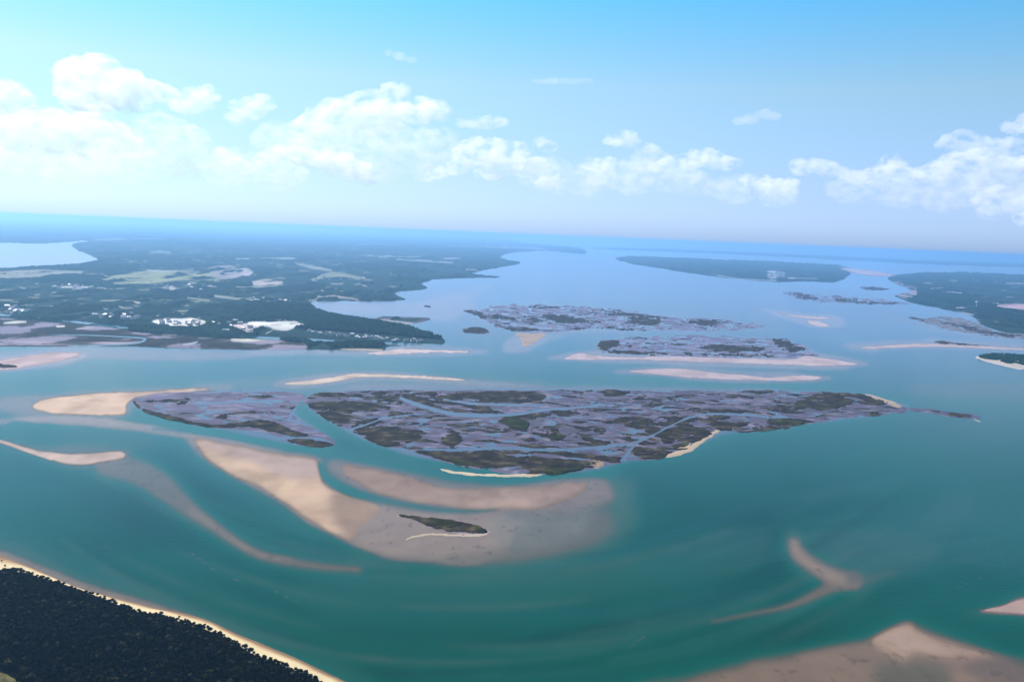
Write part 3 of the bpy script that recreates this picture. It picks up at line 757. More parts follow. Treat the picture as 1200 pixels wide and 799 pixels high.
marsh('marsh_island', 'far marsh island of pinkish mud and thin dark grass strips, tapering off to the right', [(560, 364), (575, 359.5), (620, 356.5), (680, 359), (740, 364), (790, 371), (850, 375), (882, 378), (896, 383), (862, 387), (800, 388), (740, 387), (700, 385), (680, 387), (650, 389.5), (625, 391), (604, 388.5), (582, 383), (566, 376)], (700, 375),
      [([(545, 364.5), (558, 365), (567, 369), (562, 371)], .6), [(575, 370), (600, 372), (640, 374), (630, 376), (590, 374)], [(580, 380), (605, 384), (625, 387.5), (605, 388)], [(640, 368), (670, 372), (690, 377), (660, 378), (640, 374)], [(615, 357), (650, 359), (672, 361), (640, 360)], [(690, 363), (740, 366), (760, 369), (720, 369)], [(660, 386), (700, 384), (740, 385), (700, 387)], [(805, 375), (830, 375), (850, 379), (820, 381)], [(740, 372), (775, 374), (765, 380), (742, 378)]],
      streak=0.38, wl=60, seed=25, amp=0.62, low=0.2, extra_mud=[[(540, 364), (556, 363.5), (566, 367), (558, 371)]], mud_tint=(0.27, 0.27, 0.35), step=0.55, zg=1.5, brk=2.1, warp=2.5,
      beaches=[([(604, 391), (625, 391), (640, 392), (628, 400), (618, 406), (612, 403), (610, 396)], (0.5, 0.42, 0.4))])
marsh('marsh_island', 'tiny dark grassy islet with a white rim, at the left end of the far marsh', [(541, 387), (552, 383), (566, 384), (574, 389), (572, 391.5), (556, 391), (545, 390)], (556, 388), [([(543, 387.5), (552, 383.5), (566, 384.6), (573, 389.4), (558, 390.4), (547, 389.4)], .9)], streak=0.2, wl=60, seed=27, amp=0.25, zg=1.8)
marsh('marsh_island', 'flat marsh island with sandy front and grass at both ends, right of far marsh', [(699, 401), (712, 398), (742, 395), (800, 393), (870, 395), (912, 395.5), (932, 402), (960, 414.5), (945, 419), (880, 419.5), (800, 418.5), (735, 416), (705, 411)], (830, 408),
      [([(701, 401), (712, 398.5), (726, 401), (716, 407), (708, 411), (703, 407)], .7), [(708, 411), (740, 412), (790, 415), (760, 416), (725, 414)], [(735, 396), (760, 395.4), (750, 397.4)], [(820, 406), (860, 405), (900, 408), (880, 413), (840, 411)], ([(905, 397), (920, 398), (932, 404), (945, 411), (925, 412), (910, 405)], .5), [(790, 414), (850, 415), (920, 416), (860, 418)]],
      streak=0.33, wl=60, seed=35, amp=0.6, low=0.2, mud_tint=(0.27, 0.27, 0.36), step=0.55, zg=1.5, brk=2.0, warp=2.2)
marsh('marsh_island', 'drowned grassy shoal trailing off the right tip of the large marsh island', [(1064, 479), (1085, 478), (1110, 482), (1140, 486), (1150, 490), (1135, 491), (1105, 487.5), (1080, 484)], (1105, 484),
      [([(1090, 480.5), (1104, 482), (1098, 483.6)], .5), ([(1110, 484.5), (1122, 483.5), (1138, 487), (1130, 489), (1116, 488)], .6), ([(1066, 480), (1080, 481), (1074, 482.6)], .4)], streak=0.2, wl=40, seed=37, amp=0.4, mud_tint=(0.15, 0.15, 0.21),
      beaches=[([(1140, 490.5), (1147, 492), (1150, 494.6), (1144, 493.6)], (0.5, 0.44, 0.42))])
marsh('grassy_island', 'small slender grass-covered islet with a white beach, alone on the sand flats', [(464, 604), (475, 603), (490, 606), (512, 607), (532, 609), (552, 613.5), (570, 619.5), (574, 624), (566, 627.5), (548, 626.5), (528, 624.5), (510, 620), (496, 614.5), (482, 609)], (520, 616),
      [([(466, 604.3), (476, 603.6), (490, 606.6), (512, 607.8), (530, 610), (550, 614), (568, 620), (572, 623.6), (564, 625.6), (550, 624.6), (545, 623.4), (535, 624), (512, 619.5), (497, 614.2), (484, 608.6)], 1.0)], streak=0.1, wl=30, seed=45, amp=0.2, zg=1.6, mud_tint=(0.36, 0.28, 0.23),
      greens=[[(500, 609), (520, 610), (540, 616), (530, 619), (512, 616)], [(555, 617), (568, 621), (570, 624), (558, 622)]],
      beaches=[([(572, 625), (562, 628), (530, 627.5), (500, 627), (482, 631), (474, 635), (482, 628.6), (500, 625), (528, 625.4), (555, 626)], (0.62, 0.54, 0.46))])
marsh('marsh_island', 'thin dark grass spit on the sandbank at the left edge', [(-80, 428), (0, 426), (18, 428.5), (27, 430), (10, 432), (-80, 433)], (0, 429.5), [([(-80, 428.5), (0, 426.8), (16, 428.8), (25, 430), (8, 431), (-80, 431.6)], .9)], streak=0.2, wl=60, seed=47, amp=0.25, mud_tint=(0.4, 0.33, 0.34))
marsh('marsh_island', 'brown grassy crest along the thin sandbar near the right shore', [(1092, 400), (1112, 400.5), (1140, 403.5), (1170, 405.5), (1150, 406), (1110, 404)], (1130, 403.5), [([(1094, 400.4), (1112, 401), (1140, 403.8), (1166, 405.3), (1130, 404.6), (1106, 403)], .9)], streak=0.2, wl=80, seed=49, amp=0.25, mud_tint=(0.3, 0.26, 0.3))
marsh('marsh_island', 'pale grass marsh reaching out from the right-hand shore in long low points', [(1050, 369.5), (1070, 371), (1085, 374), (1095, 371), (1115, 371), (1142, 377), (1172, 389), (1220, 392), (1220, 398), (1170, 396), (1135, 390), (1107, 386), (1085, 379), (1065, 373)], (1120, 380), [[(1052, 370), (1072, 372), (1086, 376.5), (1068, 373.6)], ([(1100, 378), (1130, 380), (1170, 390), (1200, 394), (1170, 393), (1130, 386)], .3)], streak=0.28, wl=90, seed=51, amp=0.5, low=0.3, brk=1.5, mud_tint=(0.28, 0.29, 0.26))
marsh('marsh_island', 'faint brown marsh strip far up the right side of the sound', [(915, 343), (932, 341.5), (960, 345), (1000, 348), (1025, 350), (1062, 354), (1060, 358), (1020, 357.5), (975, 353.5), (945, 352), (925, 347)], (985, 350), [[(920, 343), (945, 346), (960, 351), (940, 350)], [(975, 350), (1020, 353), (1060, 356), (1010, 356)], [(960, 343), (995, 346), (980, 347)]], streak=0.26, wl=120, seed=53, amp=0.55, low=0.2, brk=1.9, warp=2.0, mud_tint=(0.27, 0.28, 0.36))
marsh('marsh_island', 'slim dark marsh islet off the far right-hand shore', [(1008, 336), (1030, 336.5), (1044, 339), (1025, 340.5), (1012, 339)], (1025, 338.5), [([(1010, 336.5), (1030, 337), (1042, 339), (1024, 340)], .9)], streak=0.2, wl=100, seed=55, amp=0.2)
marsh('marsh_island', 'speck of dark marsh in the bay behind the headland', [(496, 358.6), (502, 357.8), (507, 359), (501, 360.2)], (501, 359), [([(497, 358.6), (502, 358), (506, 359), (501, 360)], 1.2)], streak=0.2, wl=60, seed=57, amp=0.1)

# ================================================================== LAND (mainland and far shores)
land = np.zeros((NH, NW))
main_poly = [(-110, 240), (-110, 406), (0, 406.5), (50, 406), (100, 406), (155, 406), (200, 408), (250, 409), (300, 410), (357, 410), (420, 411), (448, 411), (456, 406), (490, 404), (515, 404), (521, 399.5), (512, 393), (492, 387.5), (476, 381.5), (497, 377), (501, 373), (450, 371), (433, 374.5), (400, 369.5), (372, 363.5), (365, 357), (370, 352.5), (400, 353), (450, 352.5), (476, 351), (462, 343), (500, 338.5), (494, 331), (525, 326.5), (586, 325), (552, 321), (572, 315.5), (611, 308.5), (586, 302.5), (600, 296), (640, 294), (684, 297.5), (681, 291), (640, 286.5), (600, 280), (560, 240)]
addto(land, fill(main_poly, 0.4, 0.8, 250, 61))
addto(land, fill([(-110, 285.5), (40, 285), (76, 283.6), (108, 281.5), (84, 288), (112, 302), (115, 305), (90, 309), (40, 312), (-110, 318)], 0.4, 0.6, 400), 1, 'cut')          # bay at far left
addto(land, stroke([(-110, 365), (0, 369), (33, 371), (67, 375), (100, 378.5), (133, 382.4), (158, 385), (207, 389.6), (250, 393), (300, 395.4), (362, 398), (400, 400.3), (450, 402), (515, 405)], [1.2, 1.2, 1.2, 1.3, 1.3, 1.2, 1.2, 1, 1.2, 1.4, 1.5, 1.4, 1.6, 1.8], 0.5), 1, 'cut')   # waterway
addto(land, stroke([(60, 392), (110, 393), (150, 395), (170, 397), (160, 402), (130, 404), (80, 405)], [0.4, 0.8, 0.8, 1.2, 1, 0.8, 0.5], 0.5), 0.9, 'cut')
far_r = [(1040, 326), (1060, 321), (1120, 319), (1200, 321.5), (1320, 324), (1320, 394), (1200, 391), (1170, 387.5), (1148, 379), (1141, 371), (1110, 363), (1086, 358), (1064, 353), (1048, 346), (1068, 341), (1055, 334)]
addto(land, fill(far_r, 0.4, 0.7, 300, 63))
addto(land, fill([(722, 302.5), (750, 300.5), (825, 303.5), (900, 306), (960, 309), (990, 312), (996, 320), (982, 329.5), (950, 329.5), (900, 329.5), (840, 324.5), (812, 320.5), (775, 314.5), (740, 309)], 0.4, 0.7, 500, 65))
addto(land, fill([(985, 314), (1020, 316.5), (1050, 322.5), (1030, 324), (1000, 320)], 0.4, 0.4, 500, 66))
addto(land, fill([(690, 291), (760, 291), (860, 295), (1000, 301), (1100, 306), (1320, 312), (1320, 316), (1100, 310), (1000, 305), (860, 298), (760, 294)], 0.3, 0.5, 900, 67), 0.85)

land_map = np.zeros((NH, NW, 3)); land_map[:] = (0.020, 0.040, 0.032)
wood = land.copy()
L = land_map


def field(poly, col, soft=0.5, clear=1.0, warp=0.5, wl=120, alpha=1.0):
    r0, r1, c0, c1, a = fill(poly, soft, warp, wl)
    gx, gy = GX[r0:r1, c0:c1], GY[r0:r1, c0:c1]
    nn = fbm(gx / 90, gy / 330, int(abs(poly[0][0])) % 97, 4)
    if col[0] < 0.6: a = a * np.clip((nn - 0.36) * 6, 0, 1)
    k = (a * alpha)[..., None]; va = (0.7 + 0.7 * fbm(gx / 60, gy / 240, 5, 3))[..., None]
    L[r0:r1, c0:c1] = L[r0:r1, c0:c1] * (1 - k) + np.array(col) * PAINT_GAIN * va * k
    addto(wood, (r0, r1, c0, c1, a), clear, 'cut')


def strip(pts, w, col, clear=1.0, alpha=1.0):
    m = stroke(pts, w, 0.5)
    r0, r1, c0, c1, a = m
    a = a * np.clip((fbm(GX[r0:r1, c0:c1] / 130, GY[r0:r1, c0:c1] / 260, int(pts[0][0]) % 50, 3) - 0.3) * 5, 0.15, 1)
    paint(L, (r0, r1, c0, c1, a), col, alpha); addto(wood, (r0, r1, c0, c1, a), clear, 'cut')


PAINT_GAIN = 0.6
GRASSY = (0.26, 0.25, 0.12); STRAW = (0.42, 0.36, 0.26); PALE = (0.48, 0.44, 0.38); WSAND = (0.78, 0.72, 0.64)
# salt marsh in front of the waterway
marsh_zone = [(-110, 372), (0, 373), (60, 378), (110, 382), (160, 388), (250, 396.5), (320, 399), (352, 401), (352, 411), (250, 410), (155, 407), (-110, 408)]
m = fill(marsh_zone, 0.5); addto(wood, m, 1, 'cut')
mn = fbm(GX / 120, GY / 200, 71, 5)
mc = np.where((mn > 0.52)[..., None], np.array((0.055, 0.05, 0.035)), np.where((mn > 0.42)[..., None], np.array((0.10, 0.085, 0.07)), np.array((0.34, 0.29, 0.36))))
r0, r1, c0, c1, a = m
L[r0:r1, c0:c1] = L[r0:r1, c0:c1] * (1 - a[..., None]) + mc[r0:r1, c0:c1] * .6 * a[..., None]
strip([(0, 400), (60, 402), (110, 402), (150, 402.5), (168, 399)], [0.6, 0.8, 1.2, 1.2, 0.8], (0.5, 0.40, 0.46))
strip([(120, 404.5), (60, 404.5), (-40, 404)], [1, .8, .6], (0.5, 0.40, 0.44))
strip([(5, 379), (18, 378), (30, 377.6)], [.8, 1.6, 1], WSAND); strip([(67, 383), (75, 382.6)], 1, WSAND); strip([(90, 386), (100, 384.6), (109, 384)], [.6, 1.3, .8], WSAND)
strip([(150, 399), (180, 400), (240, 402), (300, 404)], [.5, 1.2, 1.2, .8], (0.07, 0.065, 0.04)); strip([(190, 393.5), (200, 392.6), (210, 391.6)], [.4, .9, .5], WSAND); strip([(233, 396.5), (250, 395.6)], 1, (.6, .55, .45))
strip([(215, 404), (225, 403), (231, 401)], [.8, 1.2, .8], (.55, .55, .6)); strip([(272, 398.5), (290, 399), (327, 398.2)], [1.4, 1.9, .9], (0.82, 0.76, 0.62)); strip([(280, 395.6), (300, 395)], .8, (.3, .22, .24))
strip([(400, 409.6), (425, 410), (448, 411)], [.6, 1.2, 1], (0.62, 0.5, 0.4))
# behind the headland
field([(414, 371), (450, 371), (502, 373), (497, 378), (480, 380), (455, 377), (430, 374.5)], (0.17, 0.14, 0.15)); field([(440, 374.5), (470, 377), (495, 380), (476, 381.5), (455, 378)], (0.42, 0.38, 0.42))
field([(500, 394), (507, 392.6), (514, 394.4), (507, 396.2)], (0.12, 0.13, 0.03)); strip([(503, 395.5), (509, 394.6)], .6, WSAND)
# white cleared lots
field([(179, 376.5), (192, 373.8), (210, 373.6), (226, 372.6), (240, 376), (240, 380), (230, 384), (205, 384), (196, 381.5), (182, 380)], (0.95, 0.86, 0.76), 0.4); strip([(183, 376), (193, 374.8)], .9, WSAND); strip([(203, 377), (222, 374.6), (237, 377)], [1.4, 1.6, 1], (0.86, 0.82, 0.76)); strip([(183, 381), (196, 381)], 1, (.6, .5, .52))
strip([(240, 384), (255, 382.6), (262, 380), (272, 380.5), (300, 383), (318, 385)], [1, 1, 1.2, 1.2, 1.6, 1], (0.62, 0.55, 0.5))
field([(270, 382), (285, 379.6), (300, 380), (306, 385), (290, 388), (276, 386)], (0.6, 0.48, 0.46), 0.4, .9)
field([(290, 378.5), (302, 376.6), (318, 377.5), (345, 376.5), (352, 379), (358, 381.5), (346, 384), (336, 387.5), (322, 386.5), (312, 383), (296, 382)], (0.9, 0.86, 0.8), 0.4); strip([(340, 379.5), (351, 379)], .7, (.16, .1, .08)); strip([(318, 381), (330, 381)], .5, (.5, .42, .36)); strip([(310, 375.5), (330, 374.6), (347, 373.6)], .8, (.36, .3, .2))
strip([(285, 389), (300, 389.5)], .7, WSAND, .8); strip([(312, 391), (320, 387)], .5, (.5, .5, .46), .8)
# fields and clearings of the interior
field([(-110, 318.5), (0, 317.5), (60, 316.5), (118, 319), (118, 321.5), (60, 322), (50, 325), (0, 327), (-110, 328)], (0.34, 0.33, 0.26), .5, 1, .6, 400)
field([(118, 325), (150, 319), (200, 317), (252, 321), (258, 328), (200, 330), (180, 332.5), (140, 333), (122, 330)], (0.36, 0.36, 0.21), .5, .95, .8, 400)
strip([(120, 332.4), (150, 332), (177, 331.6)], .7, (0.5, 0.5, 0.3)); strip([(165, 316.5), (200, 318), (226, 316)], .8, (.5, .46, .44))
field([(246, 313), (275, 312), (296, 317), (300, 326), (270, 328), (250, 324)], (0.42, 0.36, 0.36), .5, .9, .6, 400); field([(282, 318), (296, 318.5), (292, 323), (285, 322)], (.6, .5, .52), .4)
strip([(275, 304), (300, 303), (345, 303)], .8, (.5, .5, .42)); strip([(345, 308), (365, 313), (389, 317)], [1, 2.4, 1], (.34, .34, .28)); strip([(366, 328), (390, 322), (428, 327)], [1.4, 3, 1.4], (.32, .32, .22), .7)
field([(296, 330), (315, 327.5), (331, 331), (328, 336), (300, 335)], (.52, .43, .38), .5, 1)
strip([(370, 350.6), (390, 347.6), (420, 351.4)], [.8, 1.8, .8], (.36, .3, .26)); strip([(372, 348), (400, 349)], .5, (.5, .45, .4))
strip([(290, 352.5), (310, 353.5), (340, 353)], [1, 1, .8], (.5, .5, .46), .8); strip([(60, 338), (80, 336.4), (107, 337)], [.5, 1.4, .7], (.6, .58, .56), .8); strip([(115, 338), (122, 338.6)], .8, (.55, .52, .5), .8)
field([(187, 339.5), (193, 335.5), (203, 336), (206, 340), (196, 342)], (.55, .5, .5), .4); strip([(206, 339), (240, 336), (290, 336.5), (300, 333)], [.8, .6, .5, .6], (.55, .54, .5), .8); strip([(222, 331), (240, 334)], .7, (.5, .48, .46), .7)
strip([(118, 353), (145, 352.4), (163, 355)], [.4, .5, 1.2], (.6, .55, .46), .9); strip([(252, 347), (275, 350), (298, 351.5)], [1.6, 1.4, 1], (.36, .36, .3), .8); strip([(220, 349), (245, 352)], 1, (.34, .34, .3), .7)
strip([(5, 366), (20, 365), (32, 364)], [1, 1.8, .8], (.42, .42, .36), .8); strip([(-60, 341), (0, 340), (30, 340)], .6, (.4, .4, .36), .7)
strip([(110, 281), (160, 280), (196, 280)], [.5, .6, .5], (.5, .5, .6)); strip([(175, 295.6), (200, 295.8)], .5, (.5, .5, .5)); strip([(278, 304), (292, 303.6)], .8, (.5, .5, .46))
strip([(425, 299), (460, 301), (500, 301)], .7, (.5, .5, .52)); strip([(465, 304), (500, 306), (530, 308)], .8, (.45, .45, .5)); strip([(520, 303), (540, 303)], .6, (.6, .56, .6)); strip([(545, 316), (575, 318)], .6, (.5, .48, .5)); strip([(525, 288), (600, 290), (640, 292)], [.5, 1, .8], (.5, .46, .5)); strip([(420, 286), (470, 287)], .5, (.45, .45, .45))
# right shore
field([(1168, 359), (1182, 356.5), (1240, 357), (1240, 363), (1190, 362.5)], (0.62, 0.42, 0.46), .4); strip([(1146, 354), (1170, 356)], .5, (.5, .52, .5)); strip([(1120, 361), (1137, 360.8)], .7, (.6, .56, .58)); field([(1115, 366), (1140, 364.5), (1143, 368), (1136, 373), (1120, 370)], (.4, .38, .46), .5)
strip([(1105, 342), (1127, 344)], 1, (.44, .46, .52)); strip([(1180, 332), (1240, 334)], .8, (.5, .44, .46)); strip([(1083, 332.6), (1092, 332.6)], .6, (.5, .46, .5)); strip([(1090, 339), (1110, 336)], .5, (.45, .45, .5))
field([(1048, 330), (1072, 336), (1074, 346), (1060, 350), (1050, 345), (1068, 341), (1055, 335)], (.4, .34, .4), .6, .9)
field([(985, 314), (1020, 316.5), (1050, 322.5), (1030, 324), (1000, 320)], (.6, .46, .5), .5); field([(900, 317), (918, 318), (918, 325), (902, 327)], (.46, .46, .5), .5, .8); strip([(924, 326), (958, 327)], .8, (.45, .45, .5)); strip([(840, 323), (870, 327), (910, 329)], .6, (.45, .46, .5))
# scattered small clearings so the wood is broken up
for _ in range(420):
    v = 292 + 80 * RNG.random() ** 1.4; u = RNG.uniform(-60, 470)
    if v > 372: continue
    w = RNG.uniform(0.2, 0.6) * (v - 240) / 70
    ln = RNG.uniform(2, 12) * (v - 240) / 80
    c = [(.30, .30, .2), (.36, .34, .28), (.46, .44, .42), (.22, .24, .14)][RNG.integers(4)]
    strip([(u, v), (u + ln / 2, v + RNG.uniform(-.4, .6)), (u + ln, v + RNG.uniform(-.3, 1))], w, c, .85)
for _ in range(40):
    v = RNG.uniform(325, 385); u = RNG.uniform(1080, 1230)
    strip([(u, v), (u + RNG.uniform(3, 10), v + 0.5)], RNG.uniform(.3, .6), (.34, .36, .34), .8)

PAINT_GAIN = 1.0
tag(relief('land', land, lambda f, X, Y, U, V: np.minimum((f - 0.5) * 5.0, 1.6) + 0.4 * (fbm(X / 200, Y / 200, 77, 3) - 0.5), M_LAND, (-110, 1310, 246, 415), 1.3, -0.2, None, L, stepv=0.6), kind='structure')

# woods: one tall rough canopy sheet inland (far-off, reads as one mass)
head_poly = [(290, 356), (330, 356), (363, 357.6), (372, 364.5), (400, 370.5), (433, 375.6), (455, 379), (478, 383), (492, 388.5), (510, 393.5), (519, 399.5), (510, 401.5), (492, 399.6), (470, 399), (450, 397.6), (425, 393), (395, 390), (370, 389), (350, 390.5), (335, 389), (358, 383), (350, 376), (320, 375.5), (295, 376)]
head_m = fill(head_poly, 0.3, 0.6, 60)
addto(wood, fill([(340, 385), (520, 398), (520, 404), (340, 398)], 0.6), 0.85, 'cut')
inland = wood.copy(); addto(inland, head_m, 1, 'cut')
broken = 0.6 * fbm(GX / 300, GY / 800, 91, 5) + 0.4 * fbm(GX / 70, GY / 330, 95, 4)
inland = inland * np.clip((broken - 0.41) * 9, 0, 1)
L[:] = L * (0.55 + 1.1 * fbm(GX / 120, GY / 420, 97, 5))[..., None]
tag(relief('forest', inland, lambda f, X, Y, U, V: (f - 0.45) * 24 * (0.55 + 0.9 * fbm(X / 45, Y / 60, 93, 3)) + RNG.normal(0, 1.3, X.shape), M_WOOD, (-110, 1310, 262, 409), 1.25, 0.6, None, stepv=0.55), 'dark far-off woods covering the mainland', 'forest', kind='stuff')

# ------------------------------------------------ leafy crowns
def ico(sub):
    import bmesh
    bm = bmesh.new(); bmesh.ops.create_icosphere(bm, subdivisions=sub, radius=1.0)
    co = np.array([v.co[:] for v in bm.verts]); fa = np.array([[v.index for v in f.verts] for f in bm.faces]); bm.free()
    return co, fa


ICO1, ICO2 = ico(1), ico(2)


def crown_arrays(seed, leaves=70, core=True, size=0.16):
    """uneven canopy of unit radius: lumpy inner mass plus leaf-clump faces standing off it"""
    r = np.random.default_rng(seed)
    co, fa = ICO2
    lob = r.normal(size=(6, 3)); lob /= np.linalg.norm(lob, axis=1)[:, None]; lob[:, 2] = np.abs(lob[:, 2]) * 0.8
    d = np.clip(co @ lob.T, 0, 1) ** 4
    rad = 0.62 + 0.32 * d.max(1) + r.normal(0, 0.06, len(co))
    V = co * rad[:, None] * np.array((1, 1, 0.8)); T = fa
    vs, ts = [V], [T]
    n = len(V)
    for k in range(leaves):
        i = r.integers(len(co))
        if co[i, 2] < -0.35: continue
        c = V[i] * r.uniform(0.92, 1.18)
        a = r.normal(size=3); a /= np.linalg.norm(a); b = np.cross(a, r.normal(size=3)); b /= np.linalg.norm(b)
        s = size * r.uniform(0.6, 1.3)
        vs.append(np.array([c + a * s, c - a * s * .6 + b * s, c - a * s * .6 - b * s, c + np.cross(a, b) * s])); ts.append(np.array([[n, n + 1, n + 2], [n, n + 3, n + 1]])); n += 4
    return np.concatenate(vs), np.concatenate(ts)


def scatter(name, xs, ys, zs, rad, hgt, variants, mat, label=None, cat=None, kind='stuff', parent=None, pale=0.0):
    vs, ts, mi = [], [], []; n = 0
    for x, y, z, r_, h_ in zip(xs, ys, zs, rad, hgt):
        V, T = variants[RNG.integers(len(variants))]
        a = RNG.uniform(0, 6.283); c, s = math.cos(a), math.sin(a)
        Q = np.stack([(V[:, 0] * c - V[:, 1] * s) * r_ + x, (V[:, 0] * s + V[:, 1] * c) * r_ + y, V[:, 2] * h_ + z], 1)
        vs.append(Q); ts.append(T + n); n += len(V); mi.append(np.full(len(T), 1 if RNG.random() < pale else 0))
    o = build(name, np.concatenate(vs), np.concatenate(ts), 3, mat, parent, smooth_shade=False, midx=np.concatenate(mi) if pale else None)
    return tag(o, label, cat, None, kind)


def points_in(fld, win, spacing, thr=0.5, jit=0.75):
    cu = np.array([win[0], win[1], win[0], win[1]]); cv = np.array([win[2], win[2], win[3], win[3]])
    gx, gy = ground(cu, cv)
    xs = np.arange(gx.min(), gx.max(), spacing); ys = np.arange(gy.min(), gy.max(), spacing)
    X, Y = np.meshgrid(xs, ys); X = X + RNG.uniform(-.5, .5, X.shape) * spacing * jit * 1.3; Y = Y + RNG.uniform(-.5, .5, X.shape) * spacing * jit * 1.3
    U, V = project(X, Y)
    k = (U > win[0]) & (U < win[1]) & (V > win[2]) & (V < win[3])
    X, Y, U, V = X[k], Y[k], U[k], V[k]
    k = sample(fld, U, V) > thr
    return X[k], Y[k], U[k], V[k]


low_vars = []
for k in range(5):
    r = np.random.default_rng(k + 100)
    co, fa = ICO1
    low_vars.append((co * (0.85 + r.normal(0, 0.16, len(co)))[:, None], fa))

# headland wood (3.5 km away)
hf = np.zeros((NH, NW)); addto(hf, head_m); hf *= np.clip(wood * 2, 0, 1) 
X, Y, U, V = points_in(hf, (285, 525, 354, 403), 8.5, 0.45)
hh = RNG.uniform(4.5, 7.5, len(X)) * (0.8 + 0.4 * fbm(X / 60, Y / 60, 5, 2))
scatter('forest', X, Y, 2 + hh * 1.0, RNG.uniform(4.2, 7, len(X)), hh, low_vars, M_HEAD, 'green wood covering the headland behind its row of white houses', 'forest')
# dark spoil-bank thicket and thicket along the waterway
for poly, lab in (([(383, 403.4), (400, 401.4), (440, 401.4), (451, 404.6), (442, 407.6), (410, 408.2), (390, 407)], 'dark green thicket on the low bank in front of the headland houses'),
                  ([(150, 386.8), (172, 383.6), (205, 387.5), (216, 391.5), (190, 391.6), (162, 390)], 'dark thicket on the near bank of the waterway, below the white cleared lots'),
                  ([(328, 397.6), (340, 396.6), (360, 399), (356, 401.4), (336, 400.6)], 'small dark thicket right of the bright sand strip on the waterway')):
    tf = np.zeros((NH, NW)); addto(tf, fill(poly, 0.3, 0.4, 60))
    P = np.array(poly)
    X, Y, U, V = points_in(tf, (P[:, 0].min() - 2, P[:, 0].max() + 2, P[:, 1].min() - 2, P[:, 1].max() + 2), 6.5, 0.5)
    hh = RNG.uniform(3, 5.5, len(X))
    scatter('thicket', X, Y, 1.5 + hh * 0.8, RNG.uniform(3.5, 5.5, len(X)), hh, low_vars, M_HEAD, lab, 'thicket')
# wooded islet on the right
rt = empty('wooded_island', (*[float(a) for a in ground(1175, 422)], 0), 'small dark wooded island with a pale beach at the right edge', 'island')
org = (rt.location.x, rt.location.y)
isl_p = [(1143, 418.5), (1155, 415.8), (1170, 415), (1200, 416.5), (1260, 417), (1260, 432), (1200, 432.6), (1180, 429.5), (1158, 424.5), (1148, 421)]
fi = np.zeros((NH, NW)); addto(fi, fill(isl_p, 0.6, 0.6, 50))
relief('sand_beach', fi, lambda f, X, Y, U, V: (f - 0.5) * 2.6, M_SAND, (1138, 1266, 411, 437), 0.6, -0.1, rt, (0.42, 0.36, 0.31), origin=org)
fw = np.zeros((NH, NW)); addto(fw, fill([(1147, 418), (1158, 416.4), (1172, 415.6), (1200, 417), (1260, 417.5), (1260, 428), (1205, 428.5), (1190, 425.5), (1180, 426), (1168, 422.4), (1152, 420.6)], 0.4, 0.5, 40)); fw *= np.clip((fbm(GX / 40, GY / 60, 12, 3) - 0.3) * 9, 0, 1)
X, Y, U, V = points_in(fw, (1140, 1266, 412, 436), 6.0, 0.45)
hh = RNG.uniform(3.4, 6.5, len(X))
scatter('tree_cover', X - org[0], Y - org[1], 1.0 + hh * .8, RNG.uniform(3.2, 5.2, len(X)), hh, low_vars, M_HEAD, kind='stuff', parent=rt)

# ================================================================== FOREGROUND BEACH AND WOOD
beach_top = [(-260, 490), (-110, 588), (-60, 618), (-20, 641), (0, 651.5), (25, 661), (50, 671), (75, 682), (100, 691), (125, 698), (155, 706), (182, 713), (212, 719), (237, 725.5), (255, 733), (275, 743), (300, 753), (325, 763.5), (350, 774), (400, 798), (440, 818), (520, 862), (640, 930), (760, 1000)]
beach_bot = [(-260, 530), (-110, 622), (-60, 645), (-20, 662), (0, 671), (25, 669.5), (40, 674), (62, 681), (87, 690), (112, 699), (140, 709), (165, 717), (190, 720), (212, 728), (237, 735), (262, 746), (287, 759), (300, 766), (325, 776), (362, 791), (380, 801), (440, 834), (520, 880), (640, 950), (740, 1010)]


def ribbon(name, top, bot, nacross, zf, mat, tint=None, offs=(0.0, 1.0), along=6, kind='structure'):
    a = smooth(top, False, along); b = smooth(bot, False, along)
    n = 400
    def resamp(P):
        d = np.concatenate([[0], np.cumsum(np.hypot(*np.diff(P, axis=0).T))])
        s = np.linspace(0, d[-1], n)
        return np.stack([np.interp(s, d, P[:, 0]), np.interp(s, d, P[:, 1])], 1)
    a, b = resamp(a), resamp(b)
    ax, ay = ground(a[:, 0], a[:, 1]); bx, by = ground(b[:, 0], b[:, 1])
    w = np.linspace(offs[0], offs[1], nacross)
    X = ax[:, None] * (1 - w) + bx[:, None] * w; Y = ay[:, None] * (1 - w) + by[:, None] * w
    Z = zf(w[None, :] + 0 * X, X, Y)
    idx = np.arange(X.size).reshape(X.shape)
    q = np.stack([idx[:-1, :-1], idx[1:, :-1], idx[1:, 1:], idx[:-1, 1:]], -1).reshape(-1, 4)[:, ::-1]
    t = None
    if tint is not None:
        t = tint(w[None, :] + 0 * X, X, Y).reshape(-1, 3)
    return tag(build(name, np.stack([X.ravel(), Y.ravel(), Z.ravel()], 1), q, 4, mat, None, t), kind=kind)


def beach_tint(w, X, Y):
    wet = np.array((0.20, 0.12, 0.075)); mid = np.array((0.42, 0.26, 0.13)); dry = np.array((0.60, 0.47, 0.27))
    w = w + 0.22 * (fbm(X / 14, Y / 14, 6, 4) - 0.5)
    k1 = np.clip((w - 0.02) / 0.22, 0, 1)[..., None]; k2 = np.clip((w - 0.2) / 0.3, 0, 1)[..., None]
    return (wet * (1 - k1) + mid * k1) * (1 - k2) + dry * k2


ribbon('beach', beach_top, beach_bot, 26, lambda w, X, Y: np.clip(w + 0.16, -0.3, 1.2) * 1.6 + np.clip(w - 0.8, 0, 1) * 1.5 + 0.12 * (fbm(X / 6, Y / 6, 9, 3) - 0.5), M_SAND, beach_tint, (-0.35, 1.35))
inner = [(p[0] - 900, p[1] + 1500) for p in beach_bot]
